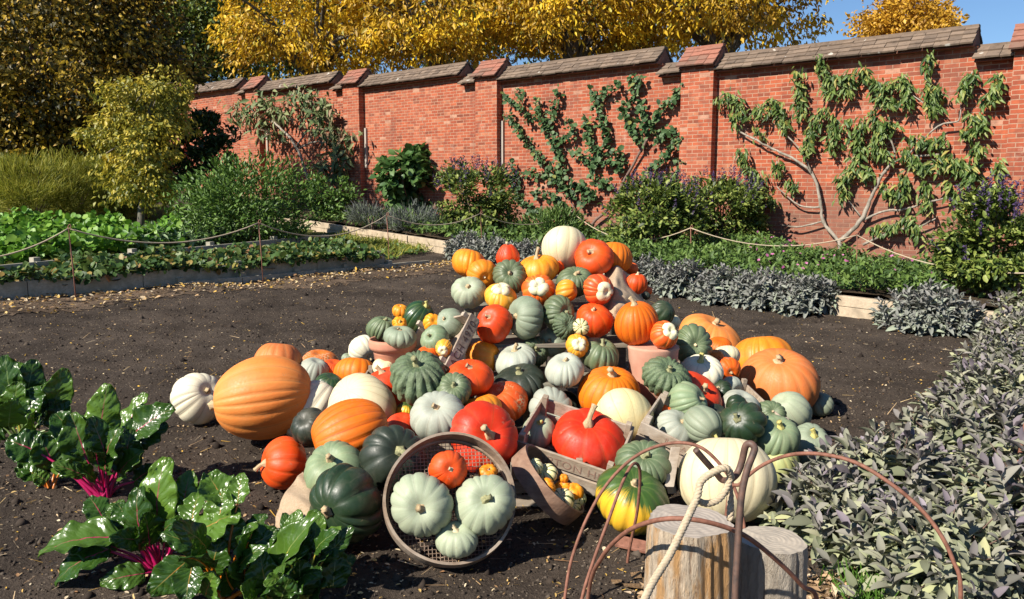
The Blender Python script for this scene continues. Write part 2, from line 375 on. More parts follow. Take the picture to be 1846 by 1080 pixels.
for px, y0, y1, lab in ((660, 231, 303, 'thin grey batten fixed beside the pier next to the fig bush'), (906, 218, 304, 'thin grey batten between pier and the pear espalier'),
                   (1281, 227, 332, 'thin grey batten between pier and the large fan trained peach'), (482, 229, 278, 'thin grey batten behind the small far peach tree')):
    a, b = WP(px, y0, .03), WP(px, y1, .03); mb = MB(); mb.box((a+b)/2, WD*.035, WN*.03, Vector((0, 0, abs(a.z-b.z)/2)))
    tag(mb.build('wall_batten', M_BATTEN, None, False, .004), lab, 'batten', 'battens on the brick wall')
# ------------------------------------------------------------------ beds
E0, E1 = G(1590, 578), G(700, 440); ev = (E1-E0); ev.z = 0; ev.normalize(); en = Vector((-ev.y, ev.x, 0))
if en.dot(WN) < 0: en = -en                                        # towards the viewer
def line_wall(p, back): q = p-WN*back; return q
def bz(x, y):                                                      # soil level in the wall bed
    d = -(Vector((x, y, 0))-Vector((E0.x, E0.y, 0))).dot(en)
    return gz(x, y)+(.26 if d > .08 else 0)
far = W0+WD*24; nr = W0+WD*-9
sheet('flower_bed', [xy(E0-ev*4-en*.1), xy(E1+ev*3-en*.1), xy(far), xy(nr)], .26, M_BED, st=.25, amp=.06)
M_SLEEP = woodmat('pale_sleeper', (.36, .28, .19), (.5, .4, .28), (.28, .22, .15), scale=(3, 30, 30))
ed = empty('bed_edging', (E0.x, E0.y, gz(E0.x, E0.y)), 'pale timber edging holding up the flower bed below the brick wall', 'bed edging')
for k in range(9):
    a = E0+ev*(-2.2+k*1.9); b = E0+ev*(-2.2+k*1.9+1.88); mb = MB()
    for lv in (0, 1):
        za, zb = gz(a.x, a.y)+.05+lv*.125, gz(b.x, b.y)+.05+lv*.125; c = (a+b)/2; c.z = (za+zb)/2; h = (b-a)/2; h.z = (zb-za)/2
        mb.box(c+en*random.uniform(-.008, .008), h, en*.05, Vector((0, 0, .061)))
    mb.build('sleeper', M_SLEEP, ed, False, .008)
M_BOARD = woodmat('grey_board', (.27, .24, .18), (.42, .38, .3), (.22, .21, .15), scale=(3, 30, 30))
def board_bed(name, A, B, h, label, seg, zoff=0.0):
    o = empty(name, (A.x, A.y, gz(A.x, A.y)), label, 'bed edging'); d = B-A; d.z = 0; L = d.length; d.normalize(); nn = Vector((d.y, -d.x, 0))
    for k in range(seg):
        a = A+d*(L*k/seg+.004); b = A+d*(L*(k+1)/seg-.004); za, zb = gz(a.x, a.y)+zoff, gz(b.x, b.y)+zoff; c = (a+b)/2; c.z = (za+zb)/2+h/2-.04
        hv = (b-a)/2; hv.z = (zb-za)/2; mb = MB(); mb.box(c, hv, nn*.022, Vector((0, 0, h/2+.04))); mb.build('board', M_BOARD, o, False, .004)
        mb = MB(); pc = a+d*.04-nn*.07; mb.box((pc.x, pc.y, za+h/2+.02), d*.045, nn*.045, Vector((0, 0, h/2+.03))); mb.build('post', M_BOARD, o, False, .004)
    return o
board_bed('raised_bed_board', PA-pv*2, PB, .2, 'weathered grey board edging along the front of the strawberry bed', 6)
qv = (QB-QA).normalized()
board_bed('raised_bed_board', QA-qv*2, QB, .2, 'weathered grey board edging behind the strawberry bed', 6, .08)
board_bed('raised_bed_board', PB, PB+(QB-PB)*.98, .2, 'short grey end board closing the strawberry bed', 2)
board_bed('low_kerb_board', PA+pv*2.3+pn*.12, PB+pv*.9+pn*.1, .05, 'low grey kerb board along the litter strip', 5)
sheet('strawberry_bed_soil', [xy(PA-pv*2-pn*.03), xy(PB-pn*.03), xy(QB), xy(QA-qv*2)], .14, M_BED, st=.2, amp=.04)
M_TURF = soilmat('turf', (.05, .06, .012), (.13, .14, .03), (.2, .17, .05))
sheet('lawn', [xy(QA-qv*3), xy(QB), xy(QB+Vector((1.6, .6, 0))), xy(E1+ev*1.5+en*.15), xy(E1+ev*16+en*.1), (-30, 25), (-20, 8)], .035, M_TURF, st=.3, amp=.05)

# ------------------------------------------------------------------ leaf materials
L_STRAW = leafmat('strawberry_leaf', [(0, (.02, .05, .012)), (.5, (.06, .12, .025)), (.85, (.12, .17, .035)), (.95, (.3, .22, .05)), (1, (.2, .08, .03))], .5)
L_LIME = leafmat('bright_leaf', [(0, (.07, .18, .015)), (.6, (.14, .3, .03)), (1, (.25, .4, .06))], .5, .3)
L_GREY = leafmat('silver_leaf', [(0, (.1, .17, .07)), (.6, (.18, .28, .12)), (1, (.28, .36, .2))], .6, .25)
L_FERN = leafmat('fern_leaf', [(0, (.12, .15, .015)), (.5, (.26, .27, .03)), (1, (.42, .38, .06))], .6, .4)
L_BUSH = leafmat('bush_leaf', [(0, (.03, .07, .012)), (.5, (.085, .165, .025)), (1, (.16, .26, .05))], .5)
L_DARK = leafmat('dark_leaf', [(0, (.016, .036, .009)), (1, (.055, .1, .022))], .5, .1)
L_FIG = leafmat('fig_leaf', [(0, (.03, .08, .02)), (.6, (.07, .15, .035)), (1, (.12, .2, .06))], .45)
L_SALV = leafmat('salvia_leaf', [(0, (.025, .04, .01)), (.4, (.08, .13, .02)), (.75, (.19, .24, .045)), (1, (.3, .34, .08))], .5)
L_PURP = leafmat('salvia_flower', [(0, (.025, .015, .05)), (1, (.085, .05, .13))], .7, .1)
L_PINK = leafmat('pink_flower', [(0, (.4, .08, .25)), (1, (.6, .2, .4))], .7, .2)
L_LAV = leafmat('lavender_leaf', [(0, (.06, .065, .06)), (.6, (.12, .13, .12)), (1, (.14, .18, .1))], .7, .1)
L_GERA = leafmat('ground_leaf', [(0, (.035, .07, .015)), (.6, (.09, .16, .03)), (1, (.16, .24, .05))], .55)
L_PEAR = leafmat('pear_leaf', [(0, (.02, .05, .014)), (.6, (.055, .11, .035)), (.95, (.11, .17, .07)), (1, (.2, .2, .05))], .55, .12, .3)
L_PEACH = leafmat('peach_leaf', [(0, (.03, .065, .012)), (.5, (.09, .15, .03)), (.88, (.19, .24, .06)), (1, (.34, .28, .07))], .5, .2)
L_DRY = leafmat('dry_leaf', [(0, (.05, .085, .025)), (.5, (.13, .18, .06)), (.8, (.2, .22, .09)), (.9, (.24, .16, .09)), (1, (.3, .18, .1))], .6, .15)
L_T1 = leafmat('dark_gold_leaf', [(0, (.02, .024, .007)), (.72, (.06, .055, .012)), (.8, (.4, .27, .03)), (1, (.3, .13, .02))], .5, .3, tint=[(0, (.03, .035, .008)), (.4, (.2, .14, .016)), (.7, (.55, .37, .04)), (1, (.7, .48, .055))])
L_T2 = leafmat('lime_gold_leaf', [(0, (.08, .1, .015)), (.5, (.2, .21, .03)), (1, (.4, .35, .04))], .5, .3, tint=[(0, (.2, .2, .025)), (.5, (.46, .37, .04)), (1, (.6, .46, .06))])
L_GRN = leafmat('green_tree_leaf', [(0, (.04, .075, .013)), (.5, (.1, .15, .022)), (.85, (.22, .22, .03)), (1, (.42, .32, .035))], .5, .2)
L_YEL = leafmat('yellow_leaf', [(0, (.12, .1, .015)), (.3, (.36, .2, .02)), (.8, (.55, .32, .025)), (1, (.2, .2, .03))], .5, .35, tint=[(0, (.6, .36, .015)), (.4, (.8, .52, .02)), (.85, (.86, .6, .04)), (1, (.6, .55, .06))])
L_YEL2 = leafmat('amber_leaf', [(0, (.34, .18, .02)), (.5, (.6, .34, .03)), (1, (.72, .44, .05))], .5, .35)
M_BARK = woodmat('bark', (.05, .04, .03), (.14, .115, .09), (.09, .1, .07), scale=(12, 12, 2))
M_PALE = woodmat('pale_bark', (.2, .17, .13), (.36, .31, .25), (.14, .12, .09), scale=(20, 20, 3))
M_DKBARK = woodmat('brown_bark', (.1, .06, .045), (.2, .13, .1), scale=(20, 20, 3))

def crown_pts(c, rad, ncl, per, spread, shell=.55, flat=0):
    d = rdir(ncl); r = shell+(1-shell)*RNG.random(ncl)**.7; r[:max(1, ncl//7)] *= .5
    cl = np.array(c)+d*r[:, None]*np.array(rad)
    sz = RNG.uniform(.6, 1.4, ncl); off = RNG.normal(size=(ncl, per, 3)); off /= np.maximum(np.linalg.norm(off, axis=2, keepdims=True), .6)**.45
    p = cl[:, None, :]+off*spread*sz[:, None, None]*np.array([1, 1, .62])
    out = nrm((p-np.array(c)).reshape(-1, 3)/np.array(rad)); return cl, p.reshape(-1, 3), out
def tree(name, label, base, c, rad, ncl, per, spread, leaf, lmat, T=T_TRI, W=.5, droop=-.3, group=None, bark=None, trunk=.2, cat='tree', shell=.55, limbs=12, lobes=(), ):
    o = empty(name, base, label, cat, group); parts = [crown_pts(c, rad, ncl, per, spread, shell)]; v0 = rad[0]*rad[1]*rad[2]
    for lc, lr in lobes: parts.append(crown_pts(lc, lr, max(4, int(ncl*(lr[0]*lr[1]*lr[2]/v0)**.72)), per, spread, shell))
    cl, p, out = (np.concatenate([q[i] for q in parts]) for i in range(3)); tn = np.repeat(np.clip(RNG.random(len(cl))*1.5-.25, 0, 1), per)
    n = len(p); d = out*.6+rdir(n)*.9+np.array([0, 0, droop]); u = rdir(n)+out*.6+np.array([0, 0, .5])
    leaves('crown', T, p, d, u, leaf*RNG.uniform(.6, 1.3, n), RNG.uniform(.8, 1.2, n)*W, lmat, o, tn)
    mb = MB(); b = Vector(base); cc = Vector(c); fork = b.lerp(Vector((cc.x, cc.y, cc.z-rad[2]*.45)), .8)
    mb.tube(smooth_path([b-Vector((0, 0, .1)), b.lerp(fork, .5)+Vector((trunk*.5, 0, 0)), fork], 4), [trunk*(1.25-.07*k) for k in range(9)], 9)
    for k in range(min(limbs, len(cl))):
        e = Vector(cl[k*len(cl)//limbs]); m_ = fork.lerp(e, .5)+Vector((random.uniform(-.2, .2), random.uniform(-.2, .2), .18*rad[2])); q = smooth_path([fork-Vector((0, 0, .05)), m_, e], 4)
        mb.tube(q, [trunk*.55*(1-.85*j/len(q)) for j in range(len(q))], 6)
    mb.build('trunk', bark or M_BARK, o); return o
def px_tree(name, label, cx, cy, hw, hh, dep, bpx, **k):
    c = P(cx, cy, dep); s = dep/F; b = P(bpx[0], bpx[1], dep) if bpx else Vector((c.x, c.y, gz(c.x, c.y)))
    b.z = gz(b.x, b.y) if not bpx else b.z
    lb = [(P(x, y, dep+z), (w_*s, w_*s, h_*s)) for x, y, w_, h_, z in k.pop('lobes', ())]
    return tree(name, label, b, c, (hw*s, k.pop('deep', hw)*s, hh*s), lobes=lb, **k)
G1 = 'autumn trees standing beyond the wall'
px_tree('broadleaf_tree', 'dark tree thick with small gold leaves at the far left corner', 95, 90, 225, 215, 20, (40, 400), ncl=230, per=150, spread=.42, leaf=.125, lmat=L_T1, W=.66, trunk=.17, bark=M_DKBARK, droop=-.5, lobes=((60, 250, 75, 50, -.5), (200, 30, 85, 75, -.5), (-20, 180, 90, 100, -1), (150, 190, 80, 60, -1.2)))
px_tree('weeping_tree', 'small weeping yellow-green tree hanging down beside the dark gold tree', 255, 195, 62, 62, 15, (252, 420), lobes=((225, 262, 58, 48, 0), (262, 330, 46, 48, -.3), (188, 240, 36, 30, .2), (308, 160, 34, 30, .3), (312, 215, 30, 40, .3), (222, 335, 30, 38, 0), (275, 270, 40, 45, -.4)), ncl=44, per=66, spread=.16, shell=.7, leaf=.095, lmat=L_T2, W=.55, droop=-.9, trunk=.06)
for lab, cx, cy, hw, hh, dep, l_ in (('dark green tree behind the gold leaved tree, at the far left', 20, 60, 190, 190, 40, L_GRN), ('dark green tree between the gold leaved tree and the far end of the wall', 215, 70, 140, 170, 44, L_GRN)):
    px_tree('broadleaf_tree', lab, cx, cy, hw, hh, dep, None, ncl=130, per=110, spread=1.3, leaf=.36, lmat=l_, W=.6)
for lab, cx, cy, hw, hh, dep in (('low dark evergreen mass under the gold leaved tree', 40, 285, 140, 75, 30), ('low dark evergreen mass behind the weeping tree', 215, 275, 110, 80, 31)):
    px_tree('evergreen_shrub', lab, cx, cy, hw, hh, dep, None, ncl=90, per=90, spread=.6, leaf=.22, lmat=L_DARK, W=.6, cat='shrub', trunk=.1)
px_tree('broadleaf_tree', 'olive green tree just beyond the far end of the wall', 350, 40, 120, 120, 42, None, ncl=110, per=110, spread=1.0, leaf=.26, lmat=L_GRN, W=.6, group=G1)
px_tree('broadleaf_tree', 'tall dark green tree behind the gold trees, left of the round tree', 520, -10, 200, 165, 52, None, ncl=120, per=100, spread=1.6, leaf=.4, lmat=L_GRN, W=.6, group=G1)
px_tree('broadleaf_tree', 'dark green tree filling the gap above the wall behind yellow boughs', 830, -20, 200, 150, 54, None, ncl=120, per=100, spread=1.6, leaf=.4, lmat=L_GRN, W=.6, group=G1)
px_tree('broadleaf_tree', 'dark green tree at the back between two bright yellow trees', 1150, -30, 190, 130, 54, None, ncl=100, per=90, spread=1.6, leaf=.4, lmat=L_GRN, W=.6, group=G1)
for lab, cx, cy, hw, hh, dep, n_, seed in (('bright yellow tree above the far peach tree on the wall', 560, 40, 165, 115, 37, 80, 0), ('bright yellow tree above the bare middle bay of the wall', 790, 15, 165, 120, 35, 85, 0),
        ('bright yellow tree rising above the pear espalier', 1040, 5, 165, 108, 34, 80, 0), ('loose yellow tree with visible limbs, nearest the blue sky', 1310, -15, 215, 105, 33, 95, 0)):
    px_tree('yellow_tree', lab, cx, cy, hw, hh, dep, None, ncl=int(n_*1.3), per=110, spread=.6, leaf=.27, lmat=L_YEL, W=.42, droop=-.7, group=G1, limbs=22, trunk=.26)
px_tree('round_tree', 'round amber topped tree alone against the blue sky', 1635, 55, 74, 58, 62, None, ncl=110, per=110, spread=.85, leaf=.34, lmat=L_YEL2, W=.6, group=G1, shell=.6)

# ------------------------------------------------------------------ wall trained trees
def pts_px(s, sc, ox, oy): return [(ox+float(a)/sc, oy+float(b)/sc) for a, b in (q.split(',') for q in s.split())]
def along(pl, step):
    out = []
    for (a, b) in zip(pl[:-1], pl[1:]):
        L = math.hypot(b[0]-a[0], b[1]-a[1]); n = max(1, int(L/step))
        out += [(a[0]+(b[0]-a[0])*k/n, a[1]+(b[1]-a[1])*k/n) for k in range(n)]
    return out+[pl[-1]]
def trained(name, label, cat, woods, leafy, sc, ox, oy, lmat, T, leaf, W, droop, dens, thick, bark, off=.12):
    base = WP(*pts_px(woods[0][0], sc, ox, oy)[0], off); base.z -= .35
    o = empty(name, base, label, cat); mb = MB()
    for k, (st, r0, r1) in enumerate(woods):
        pl = [WP(x, y, off+random.uniform(-.03, .03)) for x, y in pts_px(st, sc, ox, oy)]
        if k == 0: pl = [base]+pl
        q = smooth_path(pl, 5); q = [p_+Vector((random.gauss(0, r0*.16), 0, random.gauss(0, r0*.16))) for p_ in q]; mb.tube(q, [.84*(r0+(r1-r0)*j/len(q))*random.uniform(.84, 1.18) for j in range(len(q))], 8)
    twigs = MB(); pts = []
    for st in leafy:
        pl = pts_px(st, sc, ox, oy)
        if len(pl) > 1:
            q = smooth_path([WP(x, y, off*.8) for x, y in pl], 3); mb.tube(q, [.016*(1-.6*j/len(q)) for j in range(len(q))], 5)
        for x, y in along(pl, 3.0 if len(pl) > 1 else 1):
            for _ in range(dens if len(pl) > 1 else dens*6):
                p = WP(x+random.gauss(0, thick), y+random.gauss(0, thick), off+abs(random.gauss(.02, .045))); pts.append(p)
    mb.build('branches', bark, o)
    pts = np.array([tuple(p) for p in pts]); n = len(pts)
    d = rdir(n)*1.0+np.array(WN)*.28+np.array([0, 0, droop]); u = np.array(WN)*.9+rdir(n)*.6+np.array([0, 0, .5])
    leaves('foliage', T, pts, d, u, leaf*RNG.uniform(.5, 1.3, n), W*RNG.uniform(.7, 1.25, n), lmat, o); return o
c7 = (2.5705, 880, 40); c8 = (1.929, 1240, 0); c4_ = (2.842, 0, 0)
trained('espalier_pear', 'espalier pear with bands of small dark leaves, left half of its bay', 'trained tree',
  [('430,930 400,880 390,840 330,700', .035, .015), ('400,880 380,880 300,900', .02, .012)],
  ['380,900 300,900 200,870 130,790 115,720 110,650', '370,880 300,800 200,790', '390,800 300,720 200,700 110,720', '340,720 250,640 170,540 130,470 80,430', '340,710 330,620 290,520 230,430 220,350',
   '190,460 150,380 140,320', '130,380 75,340', '270,500 300,400 325,320', '300,560 400,510 365,460', '430,840 490,800 400,740 370,790', '500,740 560,760 540,730', '470,640 400,600', '480,720 500,620 460,520 450,440'],
  *c7, L_PEAR, T_OVAL, .11, .75, -.45, 4, 4.0, M_DKBARK)
trained('espalier_pear', 'espalier pear with a bare slanting brown trunk beside the salvia', 'trained tree',
  [('470,950 560,860 640,720 700,610 740,540', .05, .03)],
  ['510,620 560,540 520,450 500,380 490,310', '500,360 560,310 610,280', '540,640 620,680 600,590', '700,560 650,470 620,400 680,330 660,250', '690,250 700,300', '730,520 720,420 700,370', '740,500 800,400 860,360 890,290',
   '770,550 820,500 870,510 880,560 820,620 760,680 720,720', '880,640 885,670 840,720 780,760'],
  *c7, L_PEAR, T_OVAL, .11, .75, -.45, 4, 4.0, M_DKBARK)
trained('fan_peach', 'large fan trained peach with pale forked limbs and drooping leaves', 'trained tree',
  [('525,880 525,840 470,770 460,700 430,600 340,540 260,500 170,450 150,420', .05, .015), ('525,840 600,770 640,680 690,590 760,545 880,540', .05, .018), ('462,720 390,715 310,650', .025, .012), ('467,770 380,790 320,780', .022, .01),
   ('600,770 680,735 740,730 850,700', .03, .014), ('610,850 720,800 800,790 860,760', .03, .012), ('690,590 720,540 700,480 680,470', .025, .012), ('760,545 870,440 940,420 950,360', .025, .01), ('870,400 850,380 780,330', .02, .01), ('600,750 560,700', .018, .01),
   ('430,600 390,520 320,450', .02, .01), ('850,700 1000,660 1060,620', .02, .008)],
  ['110,350 150,330 190,360 160,430', '210,400 260,380 300,350 340,450', '240,450 260,470', '380,250 390,330 400,400', '460,200 480,280 560,260 550,330', '480,290 500,330', '480,380 430,450 410,540', '500,520 510,410',
   '600,240 640,290 700,300 760,270 760,370', '640,390 660,440 720,430', '550,420 545,440', '570,480 600,540 540,620 540,690', '640,590 600,600', '840,190 830,240', '880,310 830,310 850,380 870,340', '990,250 960,310 950,340',
   '1080,260 1060,340 1030,350', '980,400 1030,430 960,470', '1010,500 1000,560', '780,480 850,500 890,480', '750,520 800,580 880,570 980,590', '760,610 740,690 680,650', '820,640 830,720', '900,640 930,680', '180,520 200,580 260,620 170,660',
   '220,690 300,700', '360,630 370,660', '310,560 310,600', '740,780 640,800', '760,750 800,820', '1080,570 1085,610', '690,430 640,520 700,540', '880,540 1000,590 960,640', '600,420 590,500', '720,360 650,330'],
  *c8, L_PEACH, T_LONG, .14, .31, -1.15, 7, 5.4, M_PALE, .16)
trained('fan_peach', 'small far peach tree with leaning pale trunk and browning leaves', 'trained tree',
  [('1600,990 1560,860 1520,750 1430,650 1390,620', .07, .03), ('1535,760 1600,730 1680,730', .04, .02), ('1590,900 1560,870 1640,850', .03, .015), ('1520,750 1580,660 1600,600', .04, .02)],
  ['1200,540 1250,600', '1300,520 1400,560 1500,580', '1450,500 1550,480 1650,520 1700,620', '1320,660 1430,700', '1600,640 1700,700 1790,700', '1700,800 1750,880 1700,930', '1340,500 1400,510', '1650,820 1670,880', '1700,740 1780,800', '1560,560 1650,600', '1190,600 1220,560', '1280,560 1380,620'],
  *c4_, L_DRY, T_LONG, .28, .34, -.8, 5, 8, M_PALE, .4)

# ------------------------------------------------------------------ shrubs in the beds
def bush(name, label, cat, px, bpy_, hw, hh, lmat, n, leaf, T=T_OVAL, W=.5, f=bz, spikes=None, up=.2, group=None, deep=.8, ncl=40, stems=7):
    b = G(px, bpy_, 0, f); dep = (b-CAM).dot(FWD); s = dep/F; rx, rz = hw*s, hh*s; c = b+Vector((0, 0, rz*.95)); o = empty(name, b, label, cat, group)
    cl, p, out = crown_pts(c, (rx*.86, rx*deep*.86, rz*.86), ncl, max(1, n//ncl), rx*.2, .7)
    p = p[p[:, 2] > b.z-.02]; out = nrm(p-np.array(c)); m_ = len(p)
    leaves('foliage', T, p, out*.7+rdir(m_)*.7+np.array([0, 0, up]), out*.5+rdir(m_)*.5+np.array([0, 0, .8]), leaf*RNG.uniform(.6, 1.3, m_), W*RNG.uniform(.8, 1.2, m_), lmat, o)
    mb = MB()
    for k in range(stems):
        e = Vector(cl[k*len(cl)//stems]); mb.tube([b+Vector((random.uniform(-.1, .1), random.uniform(-.1, .1), -.05)), b.lerp(e, .5), e], [.02, .015, .006], 5)
    mb.build('stems', M_DKBARK, o)
    if spikes:
        k, L, mat = spikes; dd = nrm(rdir(k, 1.6)*np.array([1, 1, .8])); q = np.array(c)+dd*np.array((rx, rx*deep, rz))*RNG.uniform(.85, 1.02, (k, 1))
        per = 22; tpos = RNG.random((k, per)); ax = nrm(dd+np.array([0, 0, 1.2])+rdir(k)*.3)
        pp = (q[:, None, :]+ax[:, None, :]*tpos[..., None]*L+RNG.normal(size=(k, per, 3))*.008).reshape(-1, 3); r_ = rdir(len(pp), .4)
        leaves('flower_spikes', T_TRI, pp, r_, rdir(len(pp)), .035, .6, mat, o)
    return o
bush('green_bush', 'big rounded fine leaved green bush in front of the wall', 'bush', 452, 452, 125, 92, L_BUSH, 9000, .085, W=.36, f=gz, up=.5, ncl=90)
bush('fig_bush', 'broad leaved green fig bush against the brick wall', 'bush', 737, 385, 58, 62, L_FIG, 1500, .22, W=.75, up=-.2)
bush('salvia_bush', 'salvia bush with purple spikes between the fig and the pears', 'bush', 855, 420, 84, 62, L_SALV, 6000, .09, spikes=(70, .26, L_PURP))
bush('salvia_bush', 'wide salvia bush with purple spikes below the bare pear trunk', 'bush', 1180, 455, 88, 68, L_SALV, 7500, .085, spikes=(60, .22, L_PURP))
bush('salvia_bush', 'bright leaved salvia bush with purple tips left of the fan peach', 'bush', 1300, 445, 84, 66, L_SALV, 7500, .085, spikes=(60, .22, L_PURP))
bush('salvia_bush', 'tall salvia bush with purple spikes at the right edge of the wall', 'bush', 1785, 535, 100, 98, L_SALV, 8500, .075, spikes=(70, .2, L_PURP))
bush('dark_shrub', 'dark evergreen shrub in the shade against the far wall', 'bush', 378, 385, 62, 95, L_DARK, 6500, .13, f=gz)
bush('lavender_mound', 'grey lavender mound below the fig bush, nearer its left', 'lavender', 668, 412, 42, 22, L_LAV, 1500, .12, T=T_NEED, W=.1, up=.9, stems=3)
bush('lavender_mound', 'grey lavender mound beside the salvia, right of the rope post', 'lavender', 748, 418, 55, 24, L_LAV, 1800, .12, T=T_NEED, W=.1, up=.9, stems=3)
bush('leafy_shrub', 'low leafy shrub at the foot of the far peach tree', 'bush', 600, 395, 50, 42, L_BUSH, 1500, .1)
bush('leafy_plant', 'low bright leaved plant below the left pear espalier', 'plant', 1000, 430, 60, 26, L_GERA, 1500, .14, W=.2, up=.8)
for k, (px, by, hw) in enumerate(((60, 405, 85), (135, 400, 80), (205, 398, 60), (10, 390, 70), (265, 396, 45))):
    bush('asparagus_fern', ['feathery yellow-green fern clump, second from the left behind the nasturtiums', 'feathery yellow-green fern clump in the middle of its row', 'feathery yellow-green fern clump below the weeping tree', 'feathery fern clump at the left edge under the dark tree', 'small feathery fern clump nearest the big green bush'][k],
         'fern', px, by, hw, 62, L_FERN, 9000, .15, T=T_NEED, W=.075, f=gz, up=.7, group='feathery ferns under the trees')
def patch(name, label, pxs, hgt, lmat, n, leaf, T, W, f=gz, up=.2, jit=.5):
    """low ground cover over a pixel polygon on the ground"""
    q = [G(x, y, 0, f) for x, y in pxs]; xs_ = [p.x for p in q]; ys_ = [p.y for p in q]; out = []
    def ins(x, y):
        c = False; j = len(q)-1
        for i in range(len(q)):
            if (q[i].y > y) != (q[j].y > y) and x < (q[j].x-q[i].x)*(y-q[i].y)/(q[j].y-q[i].y)+q[i].x: c = not c
            j = i
        return c
    while len(out) < n:
        x, y = random.uniform(min(xs_), max(xs_)), random.uniform(min(ys_), max(ys_))
        if ins(x, y):
            h = hgt*(.55+.9*float(vnoise(x*2.2, y*2.2, 3))+.4*float(vnoise(x*6, y*6, 4)))
            out.append((x, y, f(x, y)+max(.02, h)*random.uniform(jit, 1.1)))
    p = np.array(out); d = rdir(n)+np.array([0, 0, up]); u = rdir(n)*.5+np.array([0, -.2, 1.0])
    return tag(leaves(name, T, p, d, u, leaf*RNG.uniform(.6, 1.3, n), W*RNG.uniform(.8, 1.2, n), lmat), label, kind='stuff')
def sbz(x, y): return gz(x, y)+.14
patch('strawberry_plants', 'dense strawberry leaves filling the long raised bed', [(-60, 526), (690, 468), (592, 446), (-60, 500)], .2, L_STRAW, 8000, .085, T_OVAL, .75, sbz)
patch('nasturtium_patch', 'bright round leaved nasturtiums behind the strawberry bed', [(-60, 492), (330, 462), (320, 425), (-60, 425)], .5, L_LIME, 7000, .11, T_DISC, .95)
patch('leafy_crop', 'silvery lobed leaves in front of the big bush', [(230, 470), (560, 442), (470, 432), (230, 432)], .4, L_GREY, 3200, .2, T_LONG, .3, up=.4)
patch('bed_grass', 'green and yellow low growth at the end of the raised bed', [(600, 442), (700, 470), (790, 452), (700, 428), (620, 425)], .13, L_FERN, 2600, .11, T_NEED, .12, up=.8)
patch('bed_weeds', 'low green weeds at the end of the raised bed', [(600, 442), (700, 470), (790, 452), (700, 428), (620, 425)], .1, L_GERA, 1800, .08, T_OVAL, .5)
patch('pink_groundcover', 'low green ground cover below the fan peach', [(1120, 488), (1330, 512), (1700, 552), (1740, 500), (1360, 450), (1120, 452)], .34, L_GERA, 15000, .085, T_OVAL, .4, bz)
patch('pink_flowers', 'small pink flowers dotted over the low ground cover', [(1330, 500), (1700, 545), (1740, 500), (1360, 455)], .42, L_PINK, 100, .05, T_DISC, .9, bz, jit=.9)
patch('border_greenery', 'mixed low leaves along the foot of the brick wall', [(560, 415), (860, 440), (1000, 450), (1130, 470), (1130, 425), (1010, 415), (620, 385)], .24, L_GERA, 6000, .12, T_OVAL, .4, bz)
patch('verge_tuft', 'tuft of green weeds at the foot of the raised bed board', [(330, 506), (395, 501), (390, 498), (330, 502)], .14, L_GERA, 260, .09, T_OVAL, .4)
